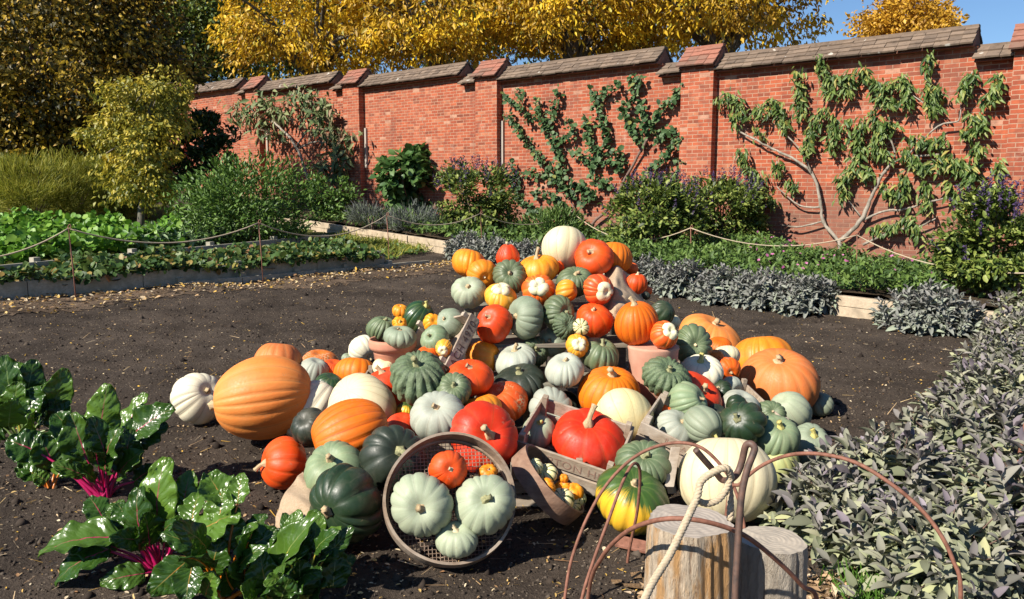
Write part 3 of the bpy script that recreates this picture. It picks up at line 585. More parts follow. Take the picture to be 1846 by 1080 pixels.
# ------------------------------------------------------------------ pumpkin materials
def pmat(name, c1, c2, cg, gs=.55, gp=6, rough=.42, spot=None, top=None, mode=None, coat=0, bs=.06, spec=.45, blotch=.7):
    m, nt, b = newmat(name); ob = coords(nt); uvs = nd(nt, 'ShaderNodeSeparateXYZ', Vector=coords(nt, 'UV'))
    oi = nt.nodes.new('ShaderNodeObjectInfo'); off = nd(nt, 'ShaderNodeVectorMath', {'operation': 'ADD'}, i0=ob)
    cx = nd(nt, 'ShaderNodeCombineXYZ', X=math_(nt, 'MULTIPLY', oi.outputs['Random'], 40.0), Y=math_(nt, 'MULTIPLY', oi.outputs['Random'], 13.0)); nt.links.new(cx.outputs[0], off.inputs[1]); v = off.outputs[0]
    fr = math_(nt, 'ABSOLUTE', math_(nt, 'MULTIPLY', math_(nt, 'SUBTRACT', math_(nt, 'FRACT', uvs.outputs[0]), .5), 2.0))
    big = noise(nt, v, 7, 4, .6); fine = noise(nt, v, 70, 4, .65)
    col = mixc(nt, ramp(nt, big, [(.5-.3*blotch, (0, 0, 0)), (.5+.3*blotch, (1, 1, 1))]), c1, c2)
    gw = math_(nt, 'MULTIPLY', math_(nt, 'POWER', fr, float(gp)), gs)
    if mode == 'striped':
        gw = ramp(nt, math_(nt, 'ADD', fr, math_(nt, 'MULTIPLY', math_(nt, 'SUBTRACT', noise(nt, v, 55, 3), .5), .5)), [(.72, (0, 0, 0)), (.8, (1, 1, 1))])
    col = mixc(nt, gw, col, cg)
    col = mixc(nt, math_(nt, 'MULTIPLY', math_(nt, 'POWER', fr, 26.0), .6), col, mixc(nt, 1.0, col, (.4, .34, .3), 'MULTIPLY'))
    if mode == 'twotone':
        st = noise(nt, scalev(nt, coords(nt, 'UV'), (9, 1.6, 1)), 1.0, 4, .7)
        mk = math_(nt, 'ADD', math_(nt, 'MULTIPLY', math_(nt, 'ABSOLUTE', math_(nt, 'SUBTRACT', uvs.outputs[1], .56)), -2.7), math_(nt, 'MULTIPLY', st, 1.3)); mk = math_(nt, 'ADD', mk, math_(nt, 'MULTIPLY', big, .8)); ca = math_(nt, 'COSINE', math_(nt, 'MULTIPLY', uvs.outputs[0], 2*math.pi/14)); mk = math_(nt, 'ADD', mk, math_(nt, 'MULTIPLY', math_(nt, 'SUBTRACT', ca, .72), .9))
        col = mixc(nt, ramp(nt, mk, [(.46, (0, 0, 0)), (.78, (1, 1, 1))]), col, mixc(nt, fine, (.7, .46, .03), (.72, .34, .02)))
    if mode == 'net':
        vo = nd(nt, 'ShaderNodeTexVoronoi', {'feature': 'DISTANCE_TO_EDGE'}, Vector=v, Scale=48.0, Randomness=1.0)
        mk = math_(nt, 'MULTIPLY', ramp(nt, vo.outputs[0], [(.05, (1, 1, 1)), (.13, (0, 0, 0))]), ramp(nt, big, [(.5, (0, 0, 0)), (.58, (.85, .85, .85))])); col = mixc(nt, mk, col, (.6, .42, .22))
    if top: col = mixc(nt, ramp(nt, math_(nt, 'ADD', uvs.outputs[1], math_(nt, 'MULTIPLY', math_(nt, 'SUBTRACT', big, .5), .35)), [(.0, (.85, .85, .85)), (.32, (0, 0, 0))] if top[1] < 0 else [(.6, (0, 0, 0)), (.95, (.9, .9, .9))]), col, top[0])
    if spot: col = mixc(nt, ramp(nt, fine, [(.6, (0, 0, 0)), (.72, (.75, .75, .75))]), col, spot)
    stk = noise(nt, scalev(nt, coords(nt, 'UV'), (5, 1.3, 1)), 1.0, 5, .7); col = mixc(nt, ramp(nt, stk, [(.3, (.3, .3, .3)), (.55, (0, 0, 0))]), col, mixc(nt, 1.0, col, (.75, .62, .55), 'MULTIPLY')); col = mixc(nt, ramp(nt, stk, [(.58, (0, 0, 0)), (.8, (.2, .2, .2))]), col, mixc(nt, .5, col, (.75, .62, .42)))
    hs = nd(nt, 'ShaderNodeHueSaturation', Hue=math_(nt, 'MULTIPLY_ADD', oi.outputs['Random'], .01, .497), Saturation=1.0, Value=math_(nt, 'MULTIPLY_ADD', oi.outputs['Random'], .22, .9), Fac=1.0, Color=col)
    sc = noise(nt, v, 18, 6, .75); col = mixc(nt, ramp(nt, sc, [(.63, (0, 0, 0)), (.69, (.5, .5, .5))]), hs.outputs[0], (.3, .22, .13))
    nt.links.new(col, b.inputs['Base Color']); nt.links.new(ramp(nt, fine, [(.3, (rough-.02,)*3), (.7, (rough+.2,)*3)]), b.inputs['Roughness']); b.inputs['Specular IOR Level'].default_value = spec
    if coat: b.inputs['Coat Weight'].default_value = coat; b.inputs['Coat Roughness'].default_value = .2
    dst = math_(nt, 'MULTIPLY', ramp(nt, noise(nt, v, 4, 6, .75), [(.52, (0, 0, 0)), (.75, (.2, .2, .2))]), 1.0); nt.links.new(mixc(nt, dst, b.inputs['Base Color'].links[0].from_socket, (.3, .24, .17)), b.inputs['Base Color'])
    bump(nt, b, math_(nt, 'ADD', fine, math_(nt, 'MULTIPLY', big, 1.5)), bs*1.6, .008); return m
MP = dict(
 red=pmat('red_skin', (.66, .05, .006), (.58, .03, .006), (.7, .12, .025), .4, 10, rough=.42, spec=.35),
 redor=pmat('flame_skin', (.69, .095, .007), (.64, .05, .006), (.76, .24, .04), .4, 10, rough=.42, spec=.35),
 orange=pmat('orange_skin', (.68, .15, .005), (.64, .115, .004), (.46, .06, .004), .6, 7, rough=.45, spec=.35),
 yelor=pmat('amber_skin', (.72, .24, .008), (.7, .15, .006), (.8, .4, .04), .4, rough=.4, spot=(.8, .42, .05)),
 peach=pmat('pale_orange_skin', (.66, .21, .048), (.64, .155, .028), (.72, .34, .12), .4, 5, rough=.5, bs=.12),
 grey=pmat('blue_grey_skin', (.235, .275, .19), (.17, .21, .14), (.33, .37, .27), .45, 9, rough=.5, spot=(.28, .32, .25)),
 mint=pmat('mint_skin', (.335, .365, .25), (.265, .31, .205), (.44, .47, .35), .5, 9, rough=.5, spot=(.37, .4, .3)),
 gwhite=pmat('ash_skin', (.365, .385, .315), (.3, .325, .26), (.48, .47, .37), .4, 9, rough=.5, spot=(.41, .43, .37), top=((.6, .45, .33), -1)),
 green=pmat('sage_skin', (.115, .15, .075), (.075, .11, .052), (.27, .31, .18), .75, 7, rough=.42, spot=(.2, .26, .16)),
 warty=pmat('warty_skin', (.13, .17, .085), (.07, .105, .05), (.055, .085, .05), .75, 3, rough=.5, spot=(.22, .28, .18), bs=.5),
 dark=pmat('dark_green_skin', (.012, .028, .012), (.02, .042, .016), (.03, .05, .02), .5, 4, rough=.36),
 black=pmat('black_green_skin', (.014, .021, .013), (.026, .035, .022), (.04, .055, .04), .5, 4, rough=.4),
 dstripe=pmat('dark_striped_skin', (.015, .045, .012), (.02, .055, .016), (.13, .2, .05), .8, 10, rough=.28, coat=.3),
 white=pmat('cream_skin', (.66, .58, .38), (.6, .51, .31), (.6, .48, .27), .35, 5, rough=.45, blotch=1),
 cream=pmat('pale_ivory_skin', (.67, .61, .46), (.6, .54, .4), (.56, .52, .38), .5, 4, rough=.45, spot=(.66, .6, .42)),
 speck=pmat('speckled_cream_skin', (.66, .57, .31), (.6, .5, .25), (.6, .5, .25), .3, 5, rough=.5, spot=(.45, .38, .2)),
 turban=pmat('turban_skin', (.66, .1, .01), (.62, .05, .008), (.78, .42, .1), .5, rough=.36),
 turbany=pmat('yellow_turban_skin', (.72, .36, .03), (.7, .2, .01), (.78, .55, .2), .5, rough=.36),
 cap=pmat('turban_cap_skin', (.74, .68, .48), (.7, .6, .36), (.3, .34, .14), .6, 5, rough=.4, spot=(.5, .48, .26)),
 striped=pmat('striped_skin', (.72, .66, .36), (.7, .6, .3), (.04, .09, .02), rough=.4, mode='striped'),
 mini=pmat('mini_orange_skin', (.74, .3, .008), (.72, .2, .006), (.6, .13, .005), .6, 4, rough=.4),
 twotone=pmat('two_tone_skin', (.03, .075, .012), (.05, .1, .016), (.14, .22, .04), .6, 6, rough=.35, mode='twotone'),
 pale2=pmat('pale_mottled_skin', (.3, .36, .16), (.42, .42, .16), (.55, .5, .2), .6, 4, rough=.45, spot=(.5, .48, .24)),
 ygreen=pmat('grey_green_skin', (.2, .26, .14), (.15, .21, .115), (.32, .36, .2), .5, 5, rough=.45, top=((.5, .34, .08), -1), spot=(.28, .33, .2)),
 netted=pmat('netted_skin', (.66, .2, .02), (.6, .12, .012), (.5, .1, .01), .4, rough=.5, mode='net'),
 scar=pmat('scarred_red_skin', (.66, .066, .008), (.6, .04, .007), (.72, .16, .03), .35, rough=.4, mode='net'))
KD = dict(red=(10, .045, .2), redor=(11, .05, .2), orange=(19, .04, .16), yelor=(13, .05, .2), peach=(16, .034, .16), grey=(12, .07, .24), mint=(13, .055, .22), gwhite=(13, .06, .22), green=(15, .1, .26),
   warty=(17, .16, .26), dark=(10, .15, .06), black=(11, .1, .18), dstripe=(12, .04, .12), white=(16, .022, .1), cream=(13, .055, .2), speck=(10, .015, .05), turban=(12, .07, .2), turbany=(11, .06, .2), striped=(10, .1, .2),
   mini=(9, .11, .25), twotone=(14, .055, .2), pale2=(12, .07, .2), ygreen=(13, .07, .22), netted=(12, .05, .2), scar=(11, .06, .2), cap=(5, .22, .35))
def stemmat(name, a, b_): return woodmat(name, a, b_, scale=(60, 60, 12), bs=.5)
MS = dict(tan=stemmat('corky_stem', (.3, .2, .1), (.5, .38, .22)), olive=stemmat('olive_stem', (.12, .13, .06), (.32, .3, .15)), yel=stemmat('yellow_stem', (.35, .3, .07), (.5, .45, .16)), pale=stemmat('pale_stem', (.5, .38, .22), (.64, .52, .34)))
def pump_mesh(name, kind, rad, q, seed, nl=22, pear=0.0):
    n, rd, dim = KD[kind]; rs = np.random.default_rng(seed); spr = 8 if n <= 12 else 6; na = n*spr
    u = np.arange(na)/na; lat = np.linspace(-1, 1, nl+1)*np.pi/2; lat = lat*.985
    warp = .25*np.sin(2*np.pi*u*2+rs.random()*6)/n + .2*np.sin(2*np.pi*u*3+rs.random()*6)/n
    ang = 2*np.pi*(u+warp); lob = np.abs(np.sin(np.pi*u*n))**.45
    amp = 1+.25*(rs.random(n)-.5); a_ = amp[(np.floor(u*n).astype(int)) % n]
    ecc = 1+.05*np.sin(2*np.pi*u+rs.random()*6)+.04*np.sin(4*np.pi*u+rs.random()*6)+.02*np.sin(6*np.pi*u+rs.random()*6)
    cl, sl_ = np.cos(lat), np.sin(lat); e = .86 if q < .9 else 1.0
    rho = cl[:, None]**e*(1-rd*1.05*a_[None]*(1-lob[None])*np.minimum(1, cl[:, None]*1.6))*ecc[None]
    z = np.sign(sl_)*np.abs(sl_)**1.0*q; zz = np.repeat(z[:, None], na, 1)
    r0 = cl[:, None]**e
    zz = zz - dim*np.exp(-(r0/.3)**2)*(sl_[:, None] > 0) + dim*.6*np.exp(-(r0/.3)**2)*(sl_[:, None] < 0)
    zz = zz + .075*rs.normal()*np.cos(ang)[None]*rho + .02*np.sin(ang*2+seed)[None]*rho
    lump = vnoise(ang[None]*1.1+0*rho, lat[:, None]*1.6+0*rho, seed % 11); lump2 = vnoise(-ang[None]*1.1+40+0*rho, lat[:, None]*1.6+0*rho, seed % 13); wgt = .5+.5*np.cos(ang)[None]; rho = rho*(1+.07*(lump*(1-np.abs(wgt*2-1))+.0*lump2)*cl[:, None])
    if pear: rho = rho*(1-pear*np.clip(sl_[:, None], 0, 1)**1.0); zz = zz*(1+pear*.5*(sl_[:, None] > 0))
    if kind == 'warty': k = .075*vnoise(u[None]*n*2.1+0*rho, (lat[:, None]*5)+0*rho, seed % 7)*2; rho = rho*(1+k); zz = zz*(1+k*.5)
    x = rho*np.cos(ang)[None]; y = rho*np.sin(ang)[None]
    V = np.stack([x, y, zz], -1).reshape(-1, 3)*rad; nr = nl+1
    V = np.r_[V, [(0, 0, zz[0].mean()*rad), (0, 0, zz[-1].mean()*rad)]]
    fs = []; uv = []
    for i in range(nl):
        for k in range(na):
            k2 = (k+1) % na; fs.append((i*na+k, i*na+k2, (i+1)*na+k2, (i+1)*na+k))
            uv += [(k*n/na, i/nl), ((k+1)*n/na, i/nl), ((k+1)*n/na, (i+1)/nl), (k*n/na, (i+1)/nl)]
    b0, t0 = nr*na, nr*na+1
    for k in range(na):
        k2 = (k+1) % na; fs.append((b0, k2, k)); uv += [(k*n/na, 0)]*3; fs.append((t0, nl*na+k, nl*na+k2)); uv += [(k*n/na, 1)]*3
    me = bpy.data.meshes.new(name); me.from_pydata(V.tolist(), [], fs); ul = me.uv_layers.new(name='UVMap'); ul.data.foreach_set('uv', np.array(uv, np.float32).ravel())
    return me, float(zz[-1].mean()*rad)
PGRP = 'pumpkins and squashes heaped in the harvest display'
STEMS = dict(n=None, s=(.2, .075, 'tan'), l=(.42, .075, 'tan'), L=(.6, .07, 'tan'), o=(.3, .08, 'olive'), O=(.48, .08, 'olive'), y=(.36, .09, 'yel'), b=(.16, .1, 'tan'), p=(.3, .09, 'pale'), t=(.1, .05, 'pale'))
def make_pumpkin(kind, c, rad, q, ax, stem, label, seed, name='pumpkin', cat='pumpkin', pear=0.0):
    rs = random.Random(seed); me, zt = pump_mesh(name, kind, rad, q, seed, pear=pear); o = link(me, name, MP[kind])
    z = ax.normalized(); x = z.orthogonal().normalized(); x = Matrix.Rotation(rs.uniform(0, 6.28), 3, z) @ x
    if kind == 'twotone': x = (CAM-c)-RT*.8; x = (x-z*x.dot(z)).normalized()
    y = z.cross(x)
    mw = Matrix.Identity(4)
    for i in range(3): mw[i][0], mw[i][1], mw[i][2], mw[i][3] = x[i], y[i], z[i], c[i]
    o.matrix_world = mw; tag(o, label, cat, PGRP)
    st = STEMS[stem]
    if st:
        L, r_, mk = st; L *= rad; r_ *= rad*1.22; r_ = max(r_, .007); bx, by = rs.uniform(-.6, .6), rs.uniform(-.6, .6); mb = MB(); pts = []; rr = []
        for k in range(8):
            t = k/7; pts.append((bx*L*t*t, by*L*t*t, zt-.01*rad+(L)*(t-.12*t*t))); rr.append(r_*(2.0-1.2*min(1, t*2.4)+(.25 if t > .9 else 0)))
        mb.tube(pts, rr, 15, True, .16, 5); so = mb.build('stem', MS[mk]); so.parent = o
    if kind in ('turban', 'turbany'):
        cm, _ = pump_mesh('cap', 'cap', rad*.62, .55, seed+5, 16); co = link(cm, 'cap', MP['cap']); co.parent = o; co.location = (0, 0, zt+rad*.06)
    return o
# kind, cx, cy, D, q, sx, sy, depth ('g' ground / number / None = heap), stem, label, [pear]
TBL = [
('white',1017,449,82,.92,.1,1.1,None,'n','large smooth cream pumpkin crowning the top of the heap'),
('red',1069,465,70,.78,-.3,.4,None,'b','glossy scarlet pumpkin resting against the top cream pumpkin'),
('orange',1109,464,60,.95,.1,1.1,None,'n','smooth orange pumpkin at the top, behind the glossy scarlet one'),
('grey',967,478,46,.8,0,.98,5.45,'n','grey-green pumpkin mostly hidden left of the top cream pumpkin'),
('yelor',969,487,70,.72,-.1,.96,None,'L','wide amber pumpkin with a tall stem left of the top cream pumpkin'),
('redor',1004,482,24,1.1,.05,.97,None,'s','tiny red gourd tucked below the top cream pumpkin'),
('redor',914,463,42,1.02,.05,.97,None,'p','onion shaped red squash with pale stem on the top left of the heap',.25),
('yelor',845,475,60,.82,.2,1.1,None,'n','pale amber pumpkin at the upper left end of the heap'),
('yelor',868,494,54,.9,.3,-.3,None,'t','amber pumpkin showing its blossom end beside the pale amber one'),
('green',918,499,61,.8,.08,.3,None,'b','sage green ribbed pumpkin facing forward below the onion squash'),
('mint',845,528,59,.88,0,.5,None,'b','pale mint pumpkin above the tilted crate, pinkish at its base'),
('turbany',902,536,56,.72,.1,.8,None,'n','yellow turban squash with a big cream cap, left of the orange turban'),
('turban',972,523,56,.8,-.1,.25,None,'n','orange and yellow turban squash with its white cap facing forward'),
('mini',1021,524,38,1.0,.9,.2,4.85,'n','small oblong amber squash on a shelf edge between turbans'),
('green',1037,508,62,.8,.05,.7,None,'l','ribbed sage pumpkin with pale stem below the scarlet one'),
('turban',1079,523,54,.8,.45,-.15,4.78,'n','orange striped turban squash turned sideways on the hessian'),
('redor',1147,512,38,1.0,.1,.97,None,'p','red pumpkin with short stem behind the hessian on the right'),
('redor',1138,484,24,.9,.3,.9,5.5,'n','small red pumpkin peeping out under the top orange pumpkin'),
('redor',1167,524,18,.9,.3,.9,5.4,'n','very small red squash at the outer right edge behind the hessian'),
('black',1164,533,16,.9,.3,.9,5.3,'n','very small dark squash at the edge of the hessian'),
('red',889,585,65,.93,-.3,.55,None,'s','scarlet pumpkin right of the stencilled crate board'),
('grey',948,573,74,.74,-.85,.1,None,'l','grey-green ribbed pumpkin lying on its side, stem to the left'),
('green',1006,563,62,.82,.55,.05,None,'o','sage ribbed pumpkin on its side with stem to the right'),
('warty',1019,588,46,.8,.3,.2,4.62,'n','small dark ribbed pumpkin under the sideways sage one'),
('redor',1071,578,63,.95,-.1,.75,None,'s','flame orange pumpkin left of the tall orange one'),
('orange',1146,583,76,1.0,-.12,.95,4.62,'l','tall orange pumpkin with brown stem standing on the terracotta chimney pot'),
('dark',1193,563,44,.9,.5,.6,4.95,'n','dark glossy green squash right of the tall orange pumpkin'),
('turban',1197,605,50,.85,.35,.4,4.5,'n','red turban squash with white cap on the corner of the chimney pot'),
('striped',1047,589,29,.85,-.1,.05,4.5,'t','tiny green and cream striped gourd resting on the flame pumpkin'),
('grey',998,616,53,.95,-.42,.1,None,'b','round grey pumpkin, stem turned left, in the middle of the heap'),
('turbany',1041,624,40,.8,.1,.3,4.5,'n','yellow and white turban gourd behind the glossy green pumpkin'),
('green',1081,640,70,.78,.2,.88,None,'o','glossy dark sage pumpkin with curved stem on a shelf, middle right'),
('gwhite',1019,667,68,.75,0,.88,None,'s','ash grey pumpkin sitting alone on the lower shelf'),
('gwhite',929,649,75,.62,-.05,.97,None,'l','wide ash grey pumpkin resting on the blackish one'),
('warty',961,634,54,.8,.4,.3,None,'o','dark ribbed green pumpkin behind the wide ash grey one'),
('yelor',871,644,60,1.0,.85,.05,None,'s','amber orange pumpkin turned sideways right of the tilted crate'),
('black',939,692,90,.62,-.12,.92,None,'o','wide blackish green pumpkin under the wide ash grey one'),
('red',847,680,84,.7,0,.78,4.28,'s','bright red pumpkin below the stencilled crate board'),
('warty',754,679,102,.76,0,.78,4.2,'O','big knobbly ribbed green pumpkin with dark stem below the terracotta pot'),
('green',819,705,66,.72,0,.62,4.12,'o','smaller ribbed sage pumpkin right of the knobbly one'),
('gwhite',788,751,95,.73,0,.7,3.98,'s','large ash white pumpkin with short stem in the left middle'),
('yelor',866,741,76,.72,-.2,1.1,None,'n','amber pumpkin between the ash white and the large red one'),
('scar',905,727,90,.78,-.3,.75,None,'n','red pumpkin with corky scars behind the amber one'),
('red',876,790,122,.76,.2,.3,3.72,'l','large bright red pumpkin with a dry vine behind the wire sieve'),
('red',726,773,62,.85,0,.9,4.12,'n','red pumpkin mostly hidden left of the large ash white one'),
('twotone',733,741,36,.9,.2,.9,None,'n','small green and yellow squash hidden below the knobbly green pumpkin'),
('red',700,700,88,.82,-.3,.9,4.5,'l','red pumpkin behind the big cream one, stem at its side'),
('white',650,735,116,.9,-.4,.7,None,'n','big ribbed cream pumpkin left of the ash white one'),
('cream',562,744,94,1.3,-.5,-.8,'g','s','elongated white squash leaning by the giant orange pumpkin'),
('black',560,768,68,.85,-.3,.6,3.95,'n','blackish squash in front of the elongated white one'),
('orange',631,778,112,1.22,-.9,-.3,3.85,'n','bright orange oblong pumpkin lying in front of the big cream one'),
('red',511,837,98,.8,-.9,.12,'g','l','vivid red pumpkin on its side at the lower left, stem outward'),
('ygreen',604,846,108,.72,-.12,.72,3.62,'L','grey-green pumpkin with a long bent stem, left of the wire sieve'),
('dark',624,905,134,.85,-.38,-.05,3.35,'s','large dark green glossy pumpkin facing forward beside the wire sieve'),
('black',712,826,118,.82,.35,.45,3.65,'O','big blackish green pumpkin behind the left rim of the wire sieve'),
('mint',760,913,115,.78,.05,.15,'s1','b','largest pale mint pumpkin, left one inside the wire sieve'),
('mint',876,907,110,.8,.02,.42,'s1','o','pale mint pumpkin with ridged stem, right one inside the wire sieve'),
('mint',822,973,76,.74,0,.9,'s1','p','small pale mint pumpkin at the bottom inside the wire sieve'),
('red',807,847,69,.96,.25,.25,'s1','t','round red squash inside the wire sieve'),
('mini',880,851,34,.7,.1,.7,'s1','t','mini orange pumpkin peeping from behind in the wire sieve'),
('striped',964,842,26,.9,-.2,.8,'s2','n','striped gourd at the top end of the brown tilted sieve'),
('striped',984,855,34,.8,-.3,.7,'s2','n','larger cream striped gourd, second from the top of the brown sieve'),
('mini',984,879,32,.8,-.3,.6,'s2','n','mini orange pumpkin left among those in the brown sieve'),
('mini',1013,882,28,.8,0,.8,'s2','n','mini orange pumpkin in the middle of the brown sieve'),
('mini',1036,886,30,.8,.1,.8,'s2','n','mini orange pumpkin by the right rim of the brown sieve'),
('striped',1012,901,38,.8,-.1,.7,'s2','n','large cream and green striped gourd low in the brown sieve'),
('striped',1030,912,30,.85,.1,.5,'s2','n','lowest striped gourd in the brown sieve'),
('striped',1042,898,25,.85,.3,.6,'s2','n','striped gourd nearest the right rim of the brown sieve'),
('mini',1016,862,15,.8,.1,.6,'s2','n','tiniest orange gourd against the far side of the brown sieve'),
('twotone',1137,901,138,.8,.08,.78,'g','s','big dark green pumpkin with yellow patches under the iron hoops'),
('green',1158,836,94,.66,.05,.72,3.65,'o','flat sage pumpkin behind the yellow patched one'),
('red',1061,793,121,.76,-.06,.8,4.0,'L','large vivid red pumpkin with tall stem in the lettered crate'),
('mint',972,777,60,.9,0,.75,4.06,'y','small pale pumpkin with yellow stem in the lettered crate'),
('gwhite',995,740,80,.7,.12,.2,4.28,'b','ash white ribbed pumpkin facing forward in the lettered crate'),
('orange',1101,711,104,.86,.02,.9,4.42,'l','large classic orange pumpkin in the middle of the heap'),
('speck',1124,752,96,.92,.3,-.8,4.2,'n','speckled cream gourd in front of the classic orange pumpkin'),
('black',1024,726,44,.8,.2,.8,4.55,'n','blackish pumpkin mostly hidden behind the lettered crate'),
('warty',1202,683,84,.72,.1,.72,4.35,'o','knobbly ribbed green pumpkin in front of the chimney pot'),
('cream',1262,671,74,.72,-.05,.9,4.75,'y','pale cream ribbed pumpkin right of the knobbly one, yellow stem'),
('green',1248,622,70,.9,0,.05,4.95,'t','sage ribbed pumpkin facing forward right of the red turban'),
('redor',1310,667,46,.9,.2,-.2,5.0,'s','flame red pumpkin below the right white one, stem to the front'),
('orange',1289,643,28,.9,0,.9,5.1,'n','small orange squash squeezed beside the right white pumpkin'),
('white',1309,641,48,.72,0,1.1,5.2,'n','smooth white pumpkin among the giant orange ones on the right'),
('orange',1297,627,44,.8,0,.9,5.5,'n','orange pumpkin hidden behind the right white one'),
('peach',1280,613,118,.66,.25,.93,'g','s','flattish pale orange giant pumpkin, farthest back on the right'),
('yelor',1371,649,110,.8,0,1.1,'g','n','giant amber pumpkin behind the largest right hand pumpkin'),
('peach',1402,690,138,.82,-.13,.86,'g','s','giant pale orange ribbed pumpkin, the largest on the right side'),
('grey',1480,729,48,.8,-.6,.75,'g','s','grey pumpkin at the far right edge in the shadow of the giant'),
('mint',1424,742,66,1.15,-.6,.7,4.75,'n','pale mint oblong pumpkin below the giant on the right'),
('ygreen',1397,786,80,.76,.2,.75,4.1,'y','grey-green pumpkin with yellow stem right of the glossy dark one'),
('grey',1457,804,80,.95,.1,.75,'g','y','rounded grey-green pumpkin nearest the purple sage'),
('white',1310,864,170,.93,.1,1.1,'g','n','huge smooth cream pumpkin behind the iron stake'),
('pale2',1405,836,74,1.1,-.3,.8,'g','n','pale mottled yellow-green squash beside the huge cream pumpkin'),
('dark',1339,765,80,.85,-.5,.4,4.05,'o','glossy dark green pumpkin in the middle of the right hand crates'),
('dark',1329,734,44,.85,.2,.8,4.35,'n','dark green squash just above the glossy dark pumpkin'),
('black',1292,748,38,.85,.2,.8,4.3,'n','dark squash between the long grey one and the glossy dark pumpkin'),
('gwhite',1336,731,64,.72,.2,.9,4.5,'n','ash grey pumpkin above the glossy dark one'),
('gwhite',1317,697,40,.8,.6,-.3,4.8,'s','small ash grey pumpkin by the slatted crate side'),
('dark',1269,691,32,.8,.5,.5,4.7,'n','small dark green squash above the wide red pumpkin'),
('dark',1301,706,38,.8,-.6,.5,4.65,'s','small dark green squash right of the wide red pumpkin'),
('red',1256,716,96,.68,.35,.6,4.5,'l','wide red pumpkin in the right hand crate'),
('ygreen',1239,725,68,.95,.7,.3,4.25,'s','grey-green and yellow pumpkin leaning over in the right hand crate'),
('gwhite',1218,772,70,.78,.45,.6,4.14,'b','ash white pumpkin behind the front board of the right hand crate'),
('grey',1268,765,68,1.05,.45,-.45,4.08,'y','long grey pumpkin with corky yellow stem pointing at the viewer'),
('green',1387,749,52,.9,.1,.5,4.5,'t','dark sage squash with a pale star, by the slatted crate side'),
('redor',1199,736,36,.9,0,.9,4.3,'n','red squash glimpsed behind the end slats of the right hand crate'),
('cream',357,716,94,.92,.7,.4,'g','s','white ribbed pumpkin at the far left beyond the giant orange one'),
('peach',475,717,146,1.24,-.97,-.12,'g','b','giant pale orange pumpkin lying on its side at the left'),
('peach',505,655,90,.85,0,1.1,'g','n','pale orange pumpkin behind the giant on the left'),
('gwhite',567,671,56,.95,.3,.9,'g','n','white pumpkin in the shadow behind the giant on the left'),
('netted',575,652,64,.62,.1,.95,'g','n','orange pumpkin with a corky net pattern at the back left'),
('redor',600,670,50,.9,.2,.9,'g','n','flame orange pumpkin left of the bright orange one, partly hidden'),
('orange',644,674,78,.76,.1,1.1,'g','n','bright orange pumpkin left of the terracotta pot'),
('dstripe',594,696,54,.8,.3,.9,'g','n','dark striped squash mostly hidden behind the big cream pumpkin'),
('cream',655,629,54,.9,.6,-.6,'g','l','pale ribbed gourd lying behind the terracotta pot'),
('grey',627,646,22,.8,.3,.9,'g','n','small grey pumpkin at the back, far left of the terracotta pot'),
('mini',722,561,30,.78,.1,.95,4.95,'t','mini orange pumpkin topmost on the terracotta pot'),
('mini',720,584,26,.85,.2,.4,4.78,'y','mini yellow pumpkin between the two grey ones on the pot'),
('green',688,593,52,.9,.4,.85,4.95,'o','sage ribbed pumpkin at the left in the terracotta pot'),
('grey',720,607,58,.62,.1,.93,4.72,'s','flat grey-green pumpkin at the front of the terracotta pot'),
('dstripe',755,574,54,1.08,.5,.8,4.95,'y','dark green striped squash beside the terracotta pot'),
('mini',780,584,34,.95,.3,.4,4.7,'n','bumpy amber gourd at the mouth of the tilted crate'),
('grey',812,585,52,.95,-.5,.5,4.7,'s','grey-green pumpkin inside the tilted crate'),
('ygreen',783,613,50,.8,-.4,.5,4.55,'o','small sage pumpkin spilling out of the tilted crate'),
('turbany',801,628,30,1.05,-.1,-.2,4.42,'n','pale yellow gourd at the foot of the tilted crate'),
('redor',772,640,40,.72,0,.95,4.5,'n','red pumpkin hidden behind the knobbly green one'),
('white',1213,580,28,.85,.2,.9,5.1,'n','white squash peeping out beside the dark squash at upper right'),
('white',692,662,40,.75,.2,.9,4.75,'n','white squash squeezed under the terracotta pot'),
]
# sieve planes
S1C = P(811, 900, 3.27); S1A = csv(.14, .44, .885).normalized(); S1R = 118*3.27/F
S2C = P(988, 874, 3.62); S2A = csv(.72, .66, .12).normalized(); S2R = 78*3.62/F
def plane_depth(px, py, c, n): r = ray(px, py); return (c-CAM).dot(n)/r.dot(n)
def heap_depth(cx, cy):
    d = float(np.interp(cy, [440, 500, 580, 675, 750, 800, 900], [5.25, 5.02, 4.7, 4.37, 4.1, 3.9, 3.55]))
    return d+.28*(abs(cx-980)/300)**1.6
items = []
for k, t in enumerate(TBL):
    kind, cx_, cy_, D, q, sx, sy, dm, st, lab = t[:10]; n2 = sx*sx+sy*sy
    ax = csv(sx, sy, math.sqrt(1-n2)) if n2 < 1 else csv(sx, sy, -.25); ax.normalize(); fix = True
    if dm == 'g':
        d = 4.0
        for _ in range(40):
            p = P(cx_, cy_, d); rr = D*d/F/2*max(1, q if abs(sx) > .5 and q > 1 else 1); hv = rr*math.sqrt(ax.z**2*q*q+(1-ax.z**2)); r_ = ray(cx_, cy_); d += ((CAM.z-(gz(p.x, p.y)+hv*.96))/-r_.z - d)*.7
    elif dm == 's1': d = plane_depth(cx_, cy_, S1C, S1A)+.0-D*3.2/F/2*q*.8
    elif dm == 's2': d = min(3.62, max(3.48, plane_depth(cx_, cy_, S2C+S2A*.012, S2A)-.03))
    elif dm is None: d = heap_depth(cx_, cy_); fix = False
    else: d = float(dm)
    if dm == 's2': D *= 1.18
    items.append([d, fix, D, q, ax, k])
